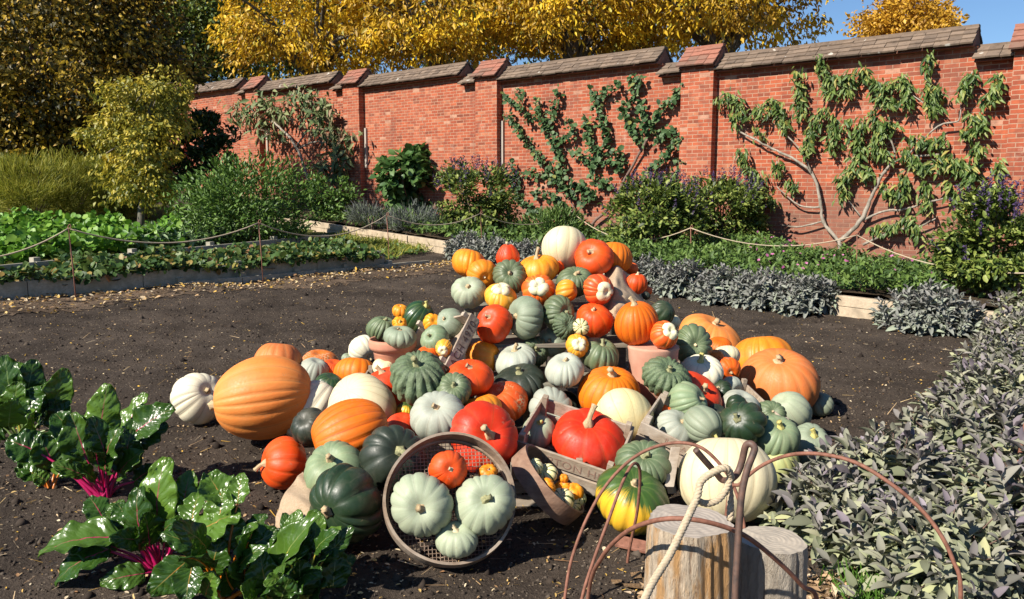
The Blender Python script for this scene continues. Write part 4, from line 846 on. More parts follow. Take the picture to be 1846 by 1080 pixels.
for it in range(80):                                       # heaped ones settle along the line of sight
    for a in range(len(items)):
        for b in range(a+1, len(items)):
            A, B = items[a], items[b]; ta, tb = TBL[a], TBL[b]; dx = math.hypot(ta[1]-tb[1], ta[2]-tb[2]); lim = (A[2]+B[2])/2*.9
            if dx > lim: continue
            s = (A[0]+B[0])/2/F; need = math.sqrt(max(0, lim*lim-dx*dx))*s*.82; gap = B[0]-A[0]
            if abs(gap) < need:
                lo, hi = (A, B) if gap > 0 or (gap == 0 and ta[2] > tb[2]) else (B, A)
                push = min(.02, (need-abs(gap))/2)
                if not hi[1]: hi[0] += push
                if not lo[1]: lo[0] -= push*.6
PUMP = []
for (d, fix, D, q, ax, k) in items:
    t = TBL[k]; kind = t[0]; rad = D*d/F/2; 
    nm, ct = ('turban_squash', 'squash') if kind.startswith('turban') else ('striped_gourd', 'gourd') if kind == 'striped' else ('mini_pumpkin', 'mini pumpkin') if kind == 'mini' else ('pumpkin', 'pumpkin')
    if 'squash' in t[9] and nm == 'pumpkin': nm, ct = 'squash', 'squash'
    if 'gourd' in t[9]: nm, ct = 'gourd', 'gourd'
    if not isinstance(t[7], str): rad *= 1.06
    c = P(t[1], t[2], d); lo = gz(c.x, c.y)
    if c.z-rad*.8 < lo and not (isinstance(t[7], str)): c.z = max(c.z, lo+rad*.75)
    PUMP.append(make_pumpkin(kind, c, rad, q, ax, t[8], t[9], 100+k, nm, ct, t[10] if len(t) > 10 else 0.0))

# ------------------------------------------------------------------ sieves
M_RIM = woodmat('aged_ply', (.13, .09, .06), (.27, .19, .13), (.34, .28, .22), scale=(10, 10, 30), bs=.4)
M_RIM2 = woodmat('brown_ply', (.13, .07, .045), (.24, .14, .09), (.3, .2, .14), scale=(10, 10, 30), bs=.4)
M_WIRE = plainmat('rusty_wire', (.16, .1, .07), (.32, .24, .18), 60, .6)
def sieve(name, c, ax, r, h, label, mat, mesh_step, wr):
    z = ax; x = z.cross(Vector((0, 0, 1))).normalized(); y = z.cross(x); o = empty(name, c, label, 'sieve'); n = 72; mb = MB(); vs = []
    prof = [(r, h*.5), (r+.002, 0), (r, -h*.5), (r-.011, -h*.5), (r-.011, h*.5)]
    for k in range(n):
        a = 2*math.pi*k/n; e = x*math.cos(a)+y*math.sin(a); wob = .003*math.sin(3*a+1)
        for rr, hh in prof: vs.append(c+e*(rr+wob)+z*(hh+.004*math.sin(2*a)))
    m_ = len(prof); fs = [(k*m_+j, ((k+1) % n)*m_+j, ((k+1) % n)*m_+(j+1) % m_, k*m_+(j+1) % m_) for k in range(n) for j in range(m_)]
    mb.add(vs, fs); mb.build('rim', mat, o, False); mb = MB(); vs = []
    for k in range(n):                                     # inner hoop that holds the mesh
        a = 2*math.pi*k/n; e = x*math.cos(a)+y*math.sin(a)
        for rr, hh in ((r-.012, -h*.5+.004), (r-.012, -h*.5+.03), (r-.02, -h*.5+.03), (r-.02, -h*.5+.004)): vs.append(c+e*rr+z*hh)
    mb.add(vs, [(k*4+j, ((k+1) % n)*4+j, ((k+1) % n)*4+(j+1) % 4, k*4+(j+1) % 4) for k in range(n) for j in range(4)]); mb.build('inner_hoop', mat, o, False)
    mb = MB(); R_ = r-.012; k = -R_+mesh_step/2; base = c+z*(-h*.5+.012); i = 0
    while k < R_:
        L = math.sqrt(R_*R_-k*k); i += 1
        mb.tube([base+x*k+y*(-L), base+x*k+y*L], wr, 4, False); mb.tube([base+y*k+x*(-L)+z*wr, base+y*k+x*L+z*wr], wr, 4, False); k += mesh_step
    mb.build('wire_mesh', M_WIRE, o, False); return o
sieve('garden_sieve', S1C, S1A, S1R, .1, 'large round wire meshed garden sieve propped up with pumpkins inside', M_RIM, .0155, .0016)
sieve('garden_sieve', S2C, S2A, S2R, .088, 'smaller brown sieve tilted on its side, holding mini gourds', M_RIM2, .011, .0014)
# ------------------------------------------------------------------ crates
M_CRATE = woodmat('crate_wood', (.2, .145, .1), (.38, .3, .22), (.45, .39, .32), scale=(4, 30, 30), bs=.45)
M_INK = plainmat('faded_ink', (.05, .03, .025), (.13, .08, .06), 80, .9); M_INK2 = plainmat('pale_ink', (.2, .11, .08), (.3, .2, .15), 60, .9)
def crate(label, FL, FR, BL, H, text=(), slats=2, bottom=True, wmax=None, mat=None):
    f = FR-FL; L = f.length; f.normalize(); s = BL-FL; s -= f*s.dot(f); W = s.length; s.normalize(); n = f.cross(s); o = empty('wooden_crate', FL-n*H, label, 'crate'); t = .006; mat = mat or M_CRATE
    def bd(name, c, a, b, cc, parent=o): mb = MB(); mb.box(c, a, b, cc); return mb.build(name, mat, parent, False, .0025)
    hs = H/slats
    for side, nm in ((0, 'side_board'), (1, 'side_board')):
        for k in range(slats):
            c = FL+f*L/2+s*(W*side+(-t if side == 0 else t))-n*(hs*(k+.5)); b_ = bd(nm, c, f*(L/2), s*t, n*(hs*.42))
            if side == 0 and k == 0:
                for (tx, u, v, size, ink) in text:
                    cu = bpy.data.curves.new('lettering', 'FONT'); cu.body = tx; cu.size = size; cu.extrude = .0006; cu.space_character = 1.1; tmp = bpy.data.objects.new('tmp', cu); COL.objects.link(tmp)
                    bpy.context.view_layer.update(); me = bpy.data.meshes.new_from_object(tmp.evaluated_get(bpy.context.evaluated_depsgraph_get())); bpy.data.objects.remove(tmp)
                    me.name = 'lettering'; lo = link(me, 'lettering', ink, None, False); zz = -s; m = Matrix.Identity(4); oo = FL+f*(L*u)-n*(H*v)-s*(2*t+.0006)
                    for i in range(3): m[i][0], m[i][1], m[i][2], m[i][3] = f[i], n[i], zz[i], oo[i]
                    lo.matrix_world = m; bpy.context.view_layer.update(); lo.parent = b_; lo.matrix_parent_inverse = b_.matrix_world.inverted()
    for e in (0, 1):
        for k in range(slats):
            c = FL+f*(L*e+(t if e == 0 else -t))+s*W/2-n*(hs*(k+.5)); bd('end_board', c, f*t, s*(W/2-.001), n*(hs*.42))
        for g in (0, 1): c = FL+f*(L*e+(.026 if e == 0 else -.026))+s*(W*g+(.016 if g == 0 else -.016))-n*(H/2-.015); bd('corner_post', c, f*.014, s*.014, n*(H/2+.012))
    if bottom:
        nb = 5
        for k in range(nb): bd('bottom_slat', FL+f*L/2+s*(W*(k+.5)/nb)-n*(H+t), f*(L/2), s*(W/nb*.42), n*t)
    return o
crate('lettered wooden crate holding the large vivid red pumpkin', P(930, 789, 3.8), P(1108, 850, 3.66), P(966, 712, 4.08), .19, [('I  UPTON HERRIN', .12, .39, .062, M_INK2)])
crate('tilted wooden crate stencilled on its board, spilling grey squashes', P(799, 657, 4.36), P(846, 563, 4.52), P(799, 657, 4.36)+(P(778, 545, 4.95)-P(846, 563, 4.52)), .085, [('ACH', .06, .78, .062, M_INK), ('4970', .52, .78, .062, M_INK)], slats=1)
crate('wooden crate sloping down behind the huge cream pumpkin', P(1158, 757, 4.0), P(1290, 823, 3.88), P(1153, 690, 4.28), .16, [('R      A.E', .36, .30, .034, M_INK2), ('J.C', .52, .47, .03, M_INK2)])
crate('wooden crate whose slatted side leans on the giant pale orange pumpkin', P(1424, 766, 4.28), P(1342, 688, 4.82), P(1424, 766, 4.28)+Vector((-.34, -.14, .02)), .15, slats=2)
# broken crate ends standing by the yellow patched pumpkin
for lab, a, b, d in (('upright crate slat leaning behind the yellow patched pumpkin', (1196, 812), (1212, 890), 3.7), ('second upright crate slat, nearest the huge cream pumpkin', (1218, 806), (1206, 878), 3.62)):
    p, q = P(*a, d), P(*b, d-.03); z = (q-p)/2; x = RT*.021; mb = MB(); mb.box((p+q)/2, x, z.cross(x).normalized()*.007, z); tag(mb.build('crate_slat', M_CRATE, None, False, .002), lab, 'slat')
# crate under the sieve, the shelves inside the heap
def box_crate(label, c, L, W, H, rz):
    f = Vector((math.cos(rz), math.sin(rz), 0)); s = Vector((-f.y, f.x, 0)); FL = c-f*L/2-s*W/2+Vector((0, 0, H)); return crate(label, FL, FL+f*L, FL+s*W, H, slats=3)
def gp(x, y): return Vector((x, y, gz(x, y)-.005))
box_crate('dark crate standing behind the two sieves', gp(.17, 3.78), .34, .26, .2, .05)
M_SHELF = woodmat('grey_shelf', (.1, .085, .065), (.24, .2, .15), (.2, .2, .15), scale=(3, 30, 30))
sh = empty('display_stand', (.3, 4.9, gz(.3, 4.9)), 'grey tiered plank stand carrying the heap of pumpkins', 'stand')
for z, y0, y1, x0, x1 in ((.44, 4.32, 4.62, -.45, .62), (.60, 4.64, 4.95, -.4, .7), (.76, 4.97, 5.3, -.3, .7), (.9, 5.32, 5.75, -.3, .75)):
    mb = MB(); w_ = (y1-y0)/2
    for k in range(2): mb.box(((x0+x1)/2, y0+w_*(k+.5), z), Vector(((x1-x0)/2, 0, 0)), Vector((0, w_/2-.004, 0)), Vector((0, 0, .011)))
    mb.build('shelf', M_SHELF, sh, False, .003)
    for x in (x0+.03, (x0+x1)/2, x1-.03):
        mb = MB(); mb.box((x, (y0+y1)/2+.02, (z-.012+0)/2), Vector((.022, 0, 0)), Vector((0, .022, 0)), Vector((0, 0, (z-.012)/2))); mb.build('leg', M_SHELF, sh, False, .003)
for lab, x, y, h in (('plain crate under the left flank of the heap', -.78, 4.75, .3), ('plain crate under the terracotta pot', -.72, 5.1, .28), ('plain crate under the chimney pot', .78, 4.72, .28), ('plain crate low inside the left front of the heap', -.5, 4.2, .2), ('plain crate low inside the right front of the heap', .95, 4.45, .16), ('plain crate at the back right of the heap', .95, 5.2, .34)):
    box_crate(lab, gp(x, y), .48, .34, h, random.uniform(-.1, .1))
# ------------------------------------------------------------------ pots, hessian
M_TERR = plainmat('terracotta', (.42, .17, .1), (.52, .25, .16), 8, .85, .15); M_TERR2 = plainmat('dusty_terracotta', (.44, .2, .13), (.52, .3, .21), 9, .9, .25)
def lathe(name, c, prof, mat, n=48, parent=None, rot=None):
    mb = MB(); vs = []; m_ = len(prof)
    for k in range(n):
        a = 2*math.pi*k/n
        for r_, z in prof: vs.append(Vector((r_*math.cos(a), r_*math.sin(a), z))+Vector(c))
    mb.add(vs, [(k*m_+j, ((k+1) % n)*m_+j, ((k+1) % n)*m_+j+1, k*m_+j+1) for k in range(n) for j in range(m_-1)]); o = mb.build(name, mat, parent, True); return o
pc = P(708, 618, 4.82); ps = 4.82/F; pr = 42*ps
pot = lathe('terracotta_pot', (pc.x, pc.y, pc.z-.24), [(0, .0), (pr*.62, 0), (pr*.66, .01), (pr*.84, .2), (pr*.88, .205), (pr*.97, .205), (pr*1.02, .225), (pr*1.02, .25), (pr*.98, .268), (pr*.93, .262), (pr*.85, .2), (pr*.6, .03), (0, .03)], M_TERR)
tag(pot, 'terracotta pot with a rolled rim holding small green pumpkins', 'pot', 'terracotta pots in the display')
qc = P(1177, 662, 4.62); qs = 4.62/F; qr = 46*qs; qh = 84*qs
pot2 = lathe('chimney_pot', (qc.x, qc.y, qc.z-qh*.75), [(0, 0), (qr*.8, 0), (qr*.84, .01), (qr*.97, qh*1.12), (qr*1.0, qh*1.18), (qr*.99, qh*1.22), (qr*.9, qh*1.23), (0, qh*1.23)], M_TERR2)
tag(pot2, 'flat topped dusty terracotta pot supporting the tall orange pumpkin', 'pot', 'terracotta pots in the display')
M_HESS = plainmat('hessian', (.3, .21, .13), (.44, .33, .22), 120, .95, .6)
def cloth(name, label, P0, nu, nv, amp, seed, th=.006):
    """P0: rows of control points; Catmull in both directions, wrinkled"""
    rows = [smooth_path(r_, nu) for r_ in P0]; cols = list(zip(*rows)); g = [smooth_path(c_, nv) for c_ in cols]; a, b = len(g), len(g[0]); v = []
    for i in range(a):
        for j in range(b):
            k = float(vnoise(i*.23, j*.2, seed))+1.0*float(vnoise(i*.1+j*.05, j*.42-i*.12, seed+3))+.25*float(vnoise(i*.5, j*.5, seed+1)); v.append(g[i][j]+Vector((0, -.8, .5))*(amp*k))
    mb = MB(); mb.add(v, [(i*b+j, i*b+j+1, (i+1)*b+j+1, (i+1)*b+j) for i in range(a-1) for j in range(b-1)]); o = mb.build(name, M_HESS); so = o.modifiers.new('solid', 'SOLIDIFY'); so.thickness = th
    return tag(o, label, 'cloth', 'pieces of hessian in the display')
cloth('hessian_cloth', 'crumpled hessian draped down from the top beside the tall orange pumpkin',
  [[P(1090, 490, 5.2), P(1112, 480, 5.15), P(1132, 498, 5.2), P(1152, 520, 5.3)], [P(1092, 520, 5.0), P(1108, 512, 4.9), P(1136, 526, 4.95), P(1165, 548, 5.05)], [P(1090, 556, 4.85), P(1108, 545, 4.78), P(1148, 552, 4.85), P(1180, 575, 4.95)], [P(1094, 580, 4.72), P(1108, 575, 4.72), P(1150, 590, 4.8), P(1187, 600, 4.9)]], 10, 10, .045, 2)
cloth('hessian_cloth', 'crumpled hessian on the ground between the vivid red and the large dark green pumpkin',
  [[P(545, 850, 3.75), P(570, 868, 3.68), P(600, 880, 3.6)], [P(515, 885, 3.55), P(545, 890, 3.46), P(585, 905, 3.42)], [P(498, 925, 3.42), P(530, 935, 3.32), P(570, 945, 3.28)], [P(495, 965, 3.36), P(525, 985, 3.27), P(560, 985, 3.25)]], 10, 10, .03, 4)
# ------------------------------------------------------------------ chard
def chardmat(name, rib):
    m, nt, b = newmat(name); uv = nd(nt, 'ShaderNodeSeparateXYZ', Vector=coords(nt, 'UV')); ob = coords(nt)
    ax = math_(nt, 'ABSOLUTE', uv.outputs[0])
    vein = math_(nt, 'FRACT', math_(nt, 'ADD', math_(nt, 'MULTIPLY', math_(nt, 'SUBTRACT', uv.outputs[1], math_(nt, 'MULTIPLY', ax, .3)), 6.5), math_(nt, 'MULTIPLY', noise(nt, ob, 16, 3), 1.6)))
    vm = ramp(nt, math_(nt, 'ABSOLUTE', math_(nt, 'SUBTRACT', vein, .5)), [(.0, (.6, .6, .6)), (.06, (0, 0, 0))])
    n = noise(nt, ob, 14, 4); g = nd(nt, 'ShaderNodeObjectInfo')
    col = mixc(nt, n, (.014, .042, .006), (.055, .13, .016)); col = mixc(nt, ramp(nt, g.outputs['Random'], [(.45, (0, 0, 0)), (1, (.9, .9, .9))]), col, (.13, .24, .03))
    col = mixc(nt, vm, col, (.12, .2, .05)); col = mixc(nt, ramp(nt, ax, [(.014, (1, 1, 1)), (.04, (0, 0, 0))]), col, mixc(nt, ramp(nt, uv.outputs[1], [(.3, (0, 0, 0)), (.75, (.85, .85, .85))]), rib, (.14, .2, .05)))
    nt.links.new(col, b.inputs['Base Color']); b.inputs['Roughness'].default_value = .27; b.inputs['Specular IOR Level'].default_value = .5
    h = math_(nt, 'ADD', math_(nt, 'MULTIPLY', noise(nt, ob, 32, 2, .4), .8), math_(nt, 'MULTIPLY', math_(nt, 'ABSOLUTE', math_(nt, 'SUBTRACT', vein, .5)), .6)); bump(nt, b, h, .36, .014)
    t = nd(nt, 'ShaderNodeBsdfTranslucent', Color=mixc(nt, .5, col, (.16, .33, .025))); mx = nd(nt, 'ShaderNodeMixShader', i0=.33, i1=b.outputs[0], i2=t.outputs[0]); nt.links.new(mx.outputs[0], nt.nodes['Material Output'].inputs[0]); return m
RIBS = dict(pink=((.5, .02, .12), (.42, .008, .09)), orange=((.45, .26, .06), (.6, .17, .01)), yellow=((.3, .34, .1), (.5, .42, .06)), green=((.2, .3, .08), (.2, .28, .08)))
CM = {k: chardmat('chard_leaf_'+k, v[0]) for k, v in RIBS.items()}
CS = {}
for k, v in RIBS.items():
    m, nt, b = newmat('chard_stalk_'+k); nt.links.new(mixc(nt, noise(nt, scalev(nt, coords(nt), (40, 40, 5)), 1, 3), v[1], tuple(x*.55 for x in v[1])), b.inputs['Base Color']); b.inputs['Roughness'].default_value = .3; CS[k] = m
def chard_leaf(o, base, start, tip, wid, colour, rs, face=None, curl=None):
    ax = tip-start; L = ax.length; ax.normalize(); toc = (CAM-start).normalized()
    U = (toc*rs.uniform(.3, .9)+Vector((0, 0, rs.uniform(.3, .8)))+Vector((rs.uniform(-.55, .35), rs.uniform(-.3, .3), 0))) if face is None else face
    sd = ax.cross(U).normalized(); n = sd.cross(ax); nu, nv = 26, 16; droop = rs.uniform(.05, .28) if curl is None else curl; ph = [rs.uniform(0, 6.28) for _ in range(8)]; cup = rs.uniform(-.2, .45)
    def mid(u): return start+ax*(L*u)+n*(L*droop*(math.sin(u*2.4)*.5-u*u*.75))
    v = []; uv = []
    for i in range(nu+1):
        u = i/nu; prof = (math.sin(math.pi*min(1, u*.93+.035)**.8))**.62*(1-.18*u); w_ = wid/2*prof*(1+.05*math.sin(u*17+ph[0])); c = mid(u)
        for j in range(nv+1):
            s = j/nv*2-1; a = abs(s)
            ruf = .055*wid*a**2*(math.sin(u*14+ph[1]+(2 if s > 0 else 0))+.7*math.sin(u*27+ph[2]+s))
            puck = .022*wid*math.sin(math.pi*(u-a*.3)*8*2)*math.sin(math.pi*min(1, a*1.05))+.02*wid*math.sin(u*31+s*13+ph[3])*math.sin(s*17+u*9+ph[4])
            v.append(c+sd*(w_*s)+n*(cup*w_*a*a*1.0+ruf+puck)); uv.append((s, u))
    fs = [(i*(nv+1)+j, i*(nv+1)+j+1, (i+1)*(nv+1)+j+1, (i+1)*(nv+1)+j) for i in range(nu) for j in range(nv)]
    me = bpy.data.meshes.new('leaf'); me.from_pydata([tuple(p) for p in v], [], fs); ul = me.uv_layers.new(name='UVMap')
    for l in me.loops: ul.data[l.index].uv = uv[l.vertex_index]
    lo = link(me, 'leaf', CM[colour], o)
    so = lo.modifiers.new('solid', 'SOLIDIFY'); so.thickness = .0012
    out = (start-base); m1 = base+out*.5+Vector((0, 0, .12*out.length))*rs.uniform(0, 1)
    q = smooth_path([base-Vector((0, 0, .02)), m1, start+ax*.01-n*.003], 6)+[mid(u)-n*.004 for u in (.12, .25, .4, .6, .8)]
    m_ = len(q); r0 = min(.0095, max(.005, wid*.07)); mb = MB(); mb.tube(q, [r0*(1.15-1.0*(k/m_)**.8) for k in range(m_)], 8); st = mb.build('stalk', CS[colour]); st.parent = lo
    return lo
def chard(label, bx, by, d, colour, lv, seed, extra=0):
    rs = random.Random(seed); b = G(bx, by) if d is None else P(bx, by, d)
    if d: b.z = gz(b.x, b.y)
    dd0 = (b-CAM).dot(FWD); o = empty('chard_plant', b, label, 'chard plant', 'chard plants in the front row')
    for t in lv:
        sx, sy, tx, ty, w_ = t[:5]; dl = t[5] if len(t) > 5 else rs.uniform(-.12, .1); s = P(sx, sy, dd0+dl*.5); e = P(tx, ty, dd0+dl); zmin = gz(e.x, e.y)+.02
        s.z = max(s.z, zmin); e.z = max(e.z, zmin)
        chard_leaf(o, b+Vector((rs.uniform(-.02, .02), rs.uniform(-.02, .02), 0)), s, e, w_*dd0/F*1.12, t[6] if len(t) > 6 else colour, rs)
    for _ in range(extra):
        a = rs.uniform(0, 6.28); h = rs.uniform(.1, .22); s = b+Vector((math.cos(a)*.08, math.sin(a)*.08, h)); L = rs.uniform(.1, .2)
        e = s+Vector((math.cos(a)*L*.8, math.sin(a)*L*.8, L*rs.uniform(.1, .9))); chard_leaf(o, b, s, e, L*.6, colour, rs)
    return o
chard('pink stalked chard with one tall upright leaf, behind the magenta stalked plant', 188, 897, None, 'pink',
  [(178, 795, 193, 692, 60, 0), (215, 795, 262, 708, 54, .16), (236, 785, 312, 733, 62, .05), (246, 800, 300, 762, 50, .1), (160, 835, 128, 745, 66, -.03), (196, 835, 165, 752, 58, -.12), (190, 850, 208, 772, 60, -.1), (222, 850, 236, 775, 56, 0),
   (70, 815, 12, 792, 62, -.05), (98, 842, 72, 786, 60, 0), (172, 868, 140, 838, 34, -.15), (212, 858, 254, 812, 52, -.05), (110, 822, 98, 768, 62, .12), (205, 800, 222, 742, 58, .2), (240, 870, 285, 840, 46, .05), (140, 800, 100, 742, 60, .1)], 11, 6)
chard('small orange stalked chard at the left edge of the row', 92, 888, None, 'orange', [(85, 868, 62, 852, 28, -.04), (104, 858, 132, 800, 52, .05), (80, 850, 40, 815, 50, .05), (100, 850, 100, 812, 44, .1), (72, 860, 30, 840, 40, 0)], 12)
chard('dark curly chard at the far left, green stalked and tallest at the back', 42, 800, None, 'green',
  [(22, 725, 8, 640, 58, 0), (45, 722, 62, 648, 52, .05), (5, 735, -32, 662, 60, .05), (52, 700, 62, 752, 54, -.12), (92, 745, 118, 664, 50, .05), (30, 745, 30, 690, 52, -.12, 'yellow'), (70, 768, 96, 722, 58, -.05), (0, 765, -25, 780, 60, -.05), (15, 770, 20, 725, 60, -.18),
   (75, 735, 82, 690, 48, .12), (60, 790, 58, 742, 62, -.2), (102, 775, 122, 722, 50, 0), (20, 700, 35, 652, 48, .2), (-10, 790, -20, 720, 60, 0)], 13, 4)
chard('magenta stalked chard with a large glossy upright leaf, nearest the viewer', 292, 1030, None, 'pink',
  [(284, 952, 293, 826, 76, 0), (329, 918, 343, 848, 48, .06), (258, 975, 244, 882, 62, -.06), (214, 968, 66, 990, 72, -.1), (200, 990, 92, 1047, 66, -.12), (212, 990, 118, 958, 84, -.02), (186, 935, 160, 893, 46, .1), (206, 936, 218, 900, 38, .1),
   (262, 1035, 182, 1078, 46, -.12), (312, 990, 345, 925, 62, -.03), (320, 985, 372, 930, 58, .08), (300, 940, 322, 885, 52, .14), (240, 960, 212, 905, 54, .06), (270, 985, 262, 925, 60, -.12)], 14, 4)
chard('orange stalked chard with broad dark leaves in the middle of the row', 402, 1105, 2.95, 'orange',
  [(336, 1012, 268, 1072, 60, -.1), (346, 1022, 334, 1086, 52, -.14), (440, 1045, 454, 942, 84, 0), (350, 965, 432, 920, 84, .05), (405, 905, 374, 853, 64, .15), (428, 908, 436, 852, 42, .12), (396, 940, 404, 878, 56, .1), (380, 1035, 396, 972, 60, 0), (420, 1065, 402, 1022, 56, -.08),
   (482, 1065, 468, 998, 62, -.05), (360, 990, 330, 930, 60, .1), (412, 990, 420, 925, 66, .06), (450, 985, 476, 925, 52, .1), (350, 1050, 300, 1010, 40, 0), (430, 1000, 500, 955, 58, .02), (370, 1075, 385, 1035, 60, -.12), (415, 950, 386, 900, 50, .2), (345, 940, 360, 885, 50, .18), (460, 1010, 440, 960, 50, .1, 'yellow')], 15, 7)
chard('bright green chard with long narrow leaves beside the dark green pumpkin', 545, 1105, 2.95, 'yellow',
  [(488, 1045, 572, 922, 62, -.05), (526, 1025, 562, 955, 44, .0), (500, 1005, 506, 952, 52, .05), (530, 995, 536, 918, 46, .08), (574, 985, 612, 945, 56, .08), (576, 1015, 618, 985, 42, .05), (520, 1062, 574, 1025, 70, -.1), (480, 1085, 492, 1035, 64, -.1), (560, 1085, 585, 1045, 54, -.05),
   (460, 1092, 438, 1055, 62, -.12), (600, 1060, 606, 985, 56, .06), (512, 1030, 480, 965, 50, .08), (556, 990, 578, 925, 44, .12), (540, 1075, 540, 1010, 66, -.08), (505, 1085, 520, 1045, 60, -.15), (450, 1060, 430, 1000, 60, .05), (470, 1020, 520, 960, 46, .14), (590, 1030, 640, 1000, 44, .1), (550, 1040, 596, 990, 40, -.02), (492, 1060, 545, 985, 44, -.08)], 16, 7)

# ------------------------------------------------------------------ sage
L_SAGE = leafmat('sage_leaf', [(0, (.13, .15, .08)), (.5, (.25, .275, .155)), (.9, (.34, .36, .2)), (1, (.4, .4, .16))], .75, .12, .2, tint=[(0, (.1, .083, .098)), (.6, (.18, .15, .17)), (1, (.27, .235, .26))])
L_SAGE2 = leafmat('far_sage_leaf', [(0, (.13, .14, .12)), (.6, (.23, .24, .21)), (1, (.3, .35, .24))], .75, .1, .2, tint=[(0, (.12, .115, .11)), (1, (.27, .26, .24))])
def sage(label, x, y, rx, h, shoots, leaf, mat, group, base=gz, T=T_SAGE, cat='sage'):
    b = Vector((x, y, base(x, y))); o = empty('sage_bush', b, label, cat, group); rs = RNG; pos = []; D = []; U = []; L = []; W = []; tn = []
    th = rs.random(shoots)*6.283; el = np.arcsin(rs.random(shoots)**.75*1.0); rr = .82+.22*rs.random(shoots)
    dirs = np.c_[np.cos(th)*np.cos(el), np.sin(th)*np.cos(el), np.sin(el)]
    tips = np.array(b)+dirs*np.array([rx, rx, h])*rr[:, None]; ax = nrm(dirs*np.array([.8, .8, .6])+np.array([0, 0, .75])+rdir(shoots)*.25)
    stem = MB()
    for i in range(shoots):
        a = ax[i]; p1 = nrm(np.cross(a, [[.3, .9, .2]]))[0]; p2 = np.cross(a, p1); top = rs.uniform(.55, 1.1); sc = leaf*rs.uniform(.75, 1.25)
        for k in range(6):
            f = k/5; ang = k*1.57+rs.uniform(-.4, .4); s_ = tips[i]-a*(sc*1.5*(1-f)); sz = sc*(1.05-.62*f)
            for sg in (1, -1):
                sdv = (p1*math.cos(ang)+p2*math.sin(ang))*sg; d = sdv*(1.15-.75*f)+a*(.25+.9*f)+np.array([0, 0, -.5*(1-f)])
                pos.append(s_); D.append(d); U.append(a*.9+np.array([0, 0, .4])+rs.normal(size=3)*.25); L.append(sz*rs.uniform(.75, 1.2)); W.append(rs.uniform(.36, .47)); tn.append(min(1, max(0, f*1.2*top-.4+rs.uniform(-.2, .2)+(.15 if dirs[i, 2] > .55 else -.1))))
        if i % 3 == 0: stem.tube([b+Vector((random.uniform(-.1, .1)*rx, random.uniform(-.1, .1)*rx, 0)), Vector(b).lerp(Vector(tips[i]), .55)+Vector((0, 0, .04)), Vector(tips[i])], [.006, .004, .002], 4, False)
    P_ = np.array(pos); keep = P_[:, 2] > b.z+.02; U_ = np.array(U)
    leaves('foliage', T, P_[keep], np.array(D)[keep], U_[keep], np.array(L)[keep], np.array(W)[keep], mat, o, np.array(tn)[keep]); stem.build('stems', M_DKBARK, o); return o
SG = 'purple sage bushes along the right edge'
for lab, x, y, rx, h, n in (
   ('purple sage bush closest to the cut logs, nearest the grass tuft', 1.62, 2.85, .42, .36, 110), ('small purple sage bush nearest the huge cream pumpkin', 1.36, 3.3, .3, .3, 60), ('purple sage bush beside the pale mottled squash', 1.72, 3.5, .42, .4, 115), ('large purple sage bush in the bottom right corner', 2.2, 3.05, .55, .5, 150), ('purple sage bush in the right front, just above the corner one', 2.35, 3.85, .48, .46, 140),
   ('purple sage bush at the right edge behind the two front rows', 2.85, 3.95, .52, .52, 140), ('purple sage bush bulging toward the soil, third up the right border', 3.0, 4.85, .45, .42, 125), ('purple sage bush at the right edge level with the right giant pumpkin', 3.65, 5.0, .5, .5, 120), ('purple sage bush bordering the bare soil below the middle of the border', 3.72, 5.85, .45, .42, 115),
   ('purple sage bush on the outer side in the middle of the border', 4.4, 6.1, .55, .5, 115), ('purple sage bush bordering the soil near the far end of the border', 4.55, 7.0, .45, .42, 105), ('purple sage bush outermost near the far end of the border', 5.2, 7.4, .6, .5, 105), ('last purple sage bush of the right border, below the tall salvia', 5.35, 8.3, .55, .45, 95), ('very front purple sage bush cut off by the lower right corner', 2.1, 2.45, .45, .4, 110), ('purple sage bush at the right frame edge behind the corner bush', 2.75, 3.2, .5, .5, 120)):
    sage(lab, x, y, rx, h, int(n*1.3), .132, L_SAGE, SG)
SG2 = 'grey sage bushes along the foot of the flower bed'
for k, (px, by, hw) in enumerate(((1665, 588, 80), (1740, 575, 70), (1470, 556, 62), (1390, 548, 62), (1310, 540, 60), (1235, 530, 55), (1180, 515, 48), (985, 478, 42), (920, 468, 46), (868, 462, 40))):
    p = G(px, by+3); p = p+en*max(0, .16-(p-E0).dot(en)); s = (p-CAM).dot(FWD)/F
    sage(['grey sage bush at the right end of the bed edge, left of its neighbour', 'grey sage bush farthest right along the bed edge', 'grey sage bush just left of the bare pale edging', 'grey sage bush below the pink ground cover', 'grey sage bush with greener leaves below the bright salvia',
          'greenish grey sage bush right of the hessian', 'grey sage bush nearest the right of the heap', 'grey sage bush directly behind the top of the heap', 'grey sage bush behind the onion squash', 'grey sage bush left of the heap, by the bare edging'][k], p.x, p.y, hw*s*1.1, .46, 120, .15, L_SAGE2, SG2)
L_GRASS = leafmat('grass_blade', [(0, (.05, .13, .015)), (1, (.14, .28, .04))], .5, .3)
def tuft(label, px, py, r_, n, L, base=gz):
    b = G(px, py); p = np.array([(b.x+random.gauss(0, r_), b.y+random.gauss(0, r_*.6), 0) for _ in range(n)]); p[:, 2] = [base(a, c) for a, c, _ in p]
    tag(leaves('grass_tuft', T_NEED, p, rdir(n)*.7+np.array([0, 0, 1.0]), rdir(n), L*RNG.uniform(.5, 1.2, n), .06, L_GRASS), label, kind='stuff')
tuft('tuft of green grass at the foot of the sage', 1625, 1085, .1, 700, .12)

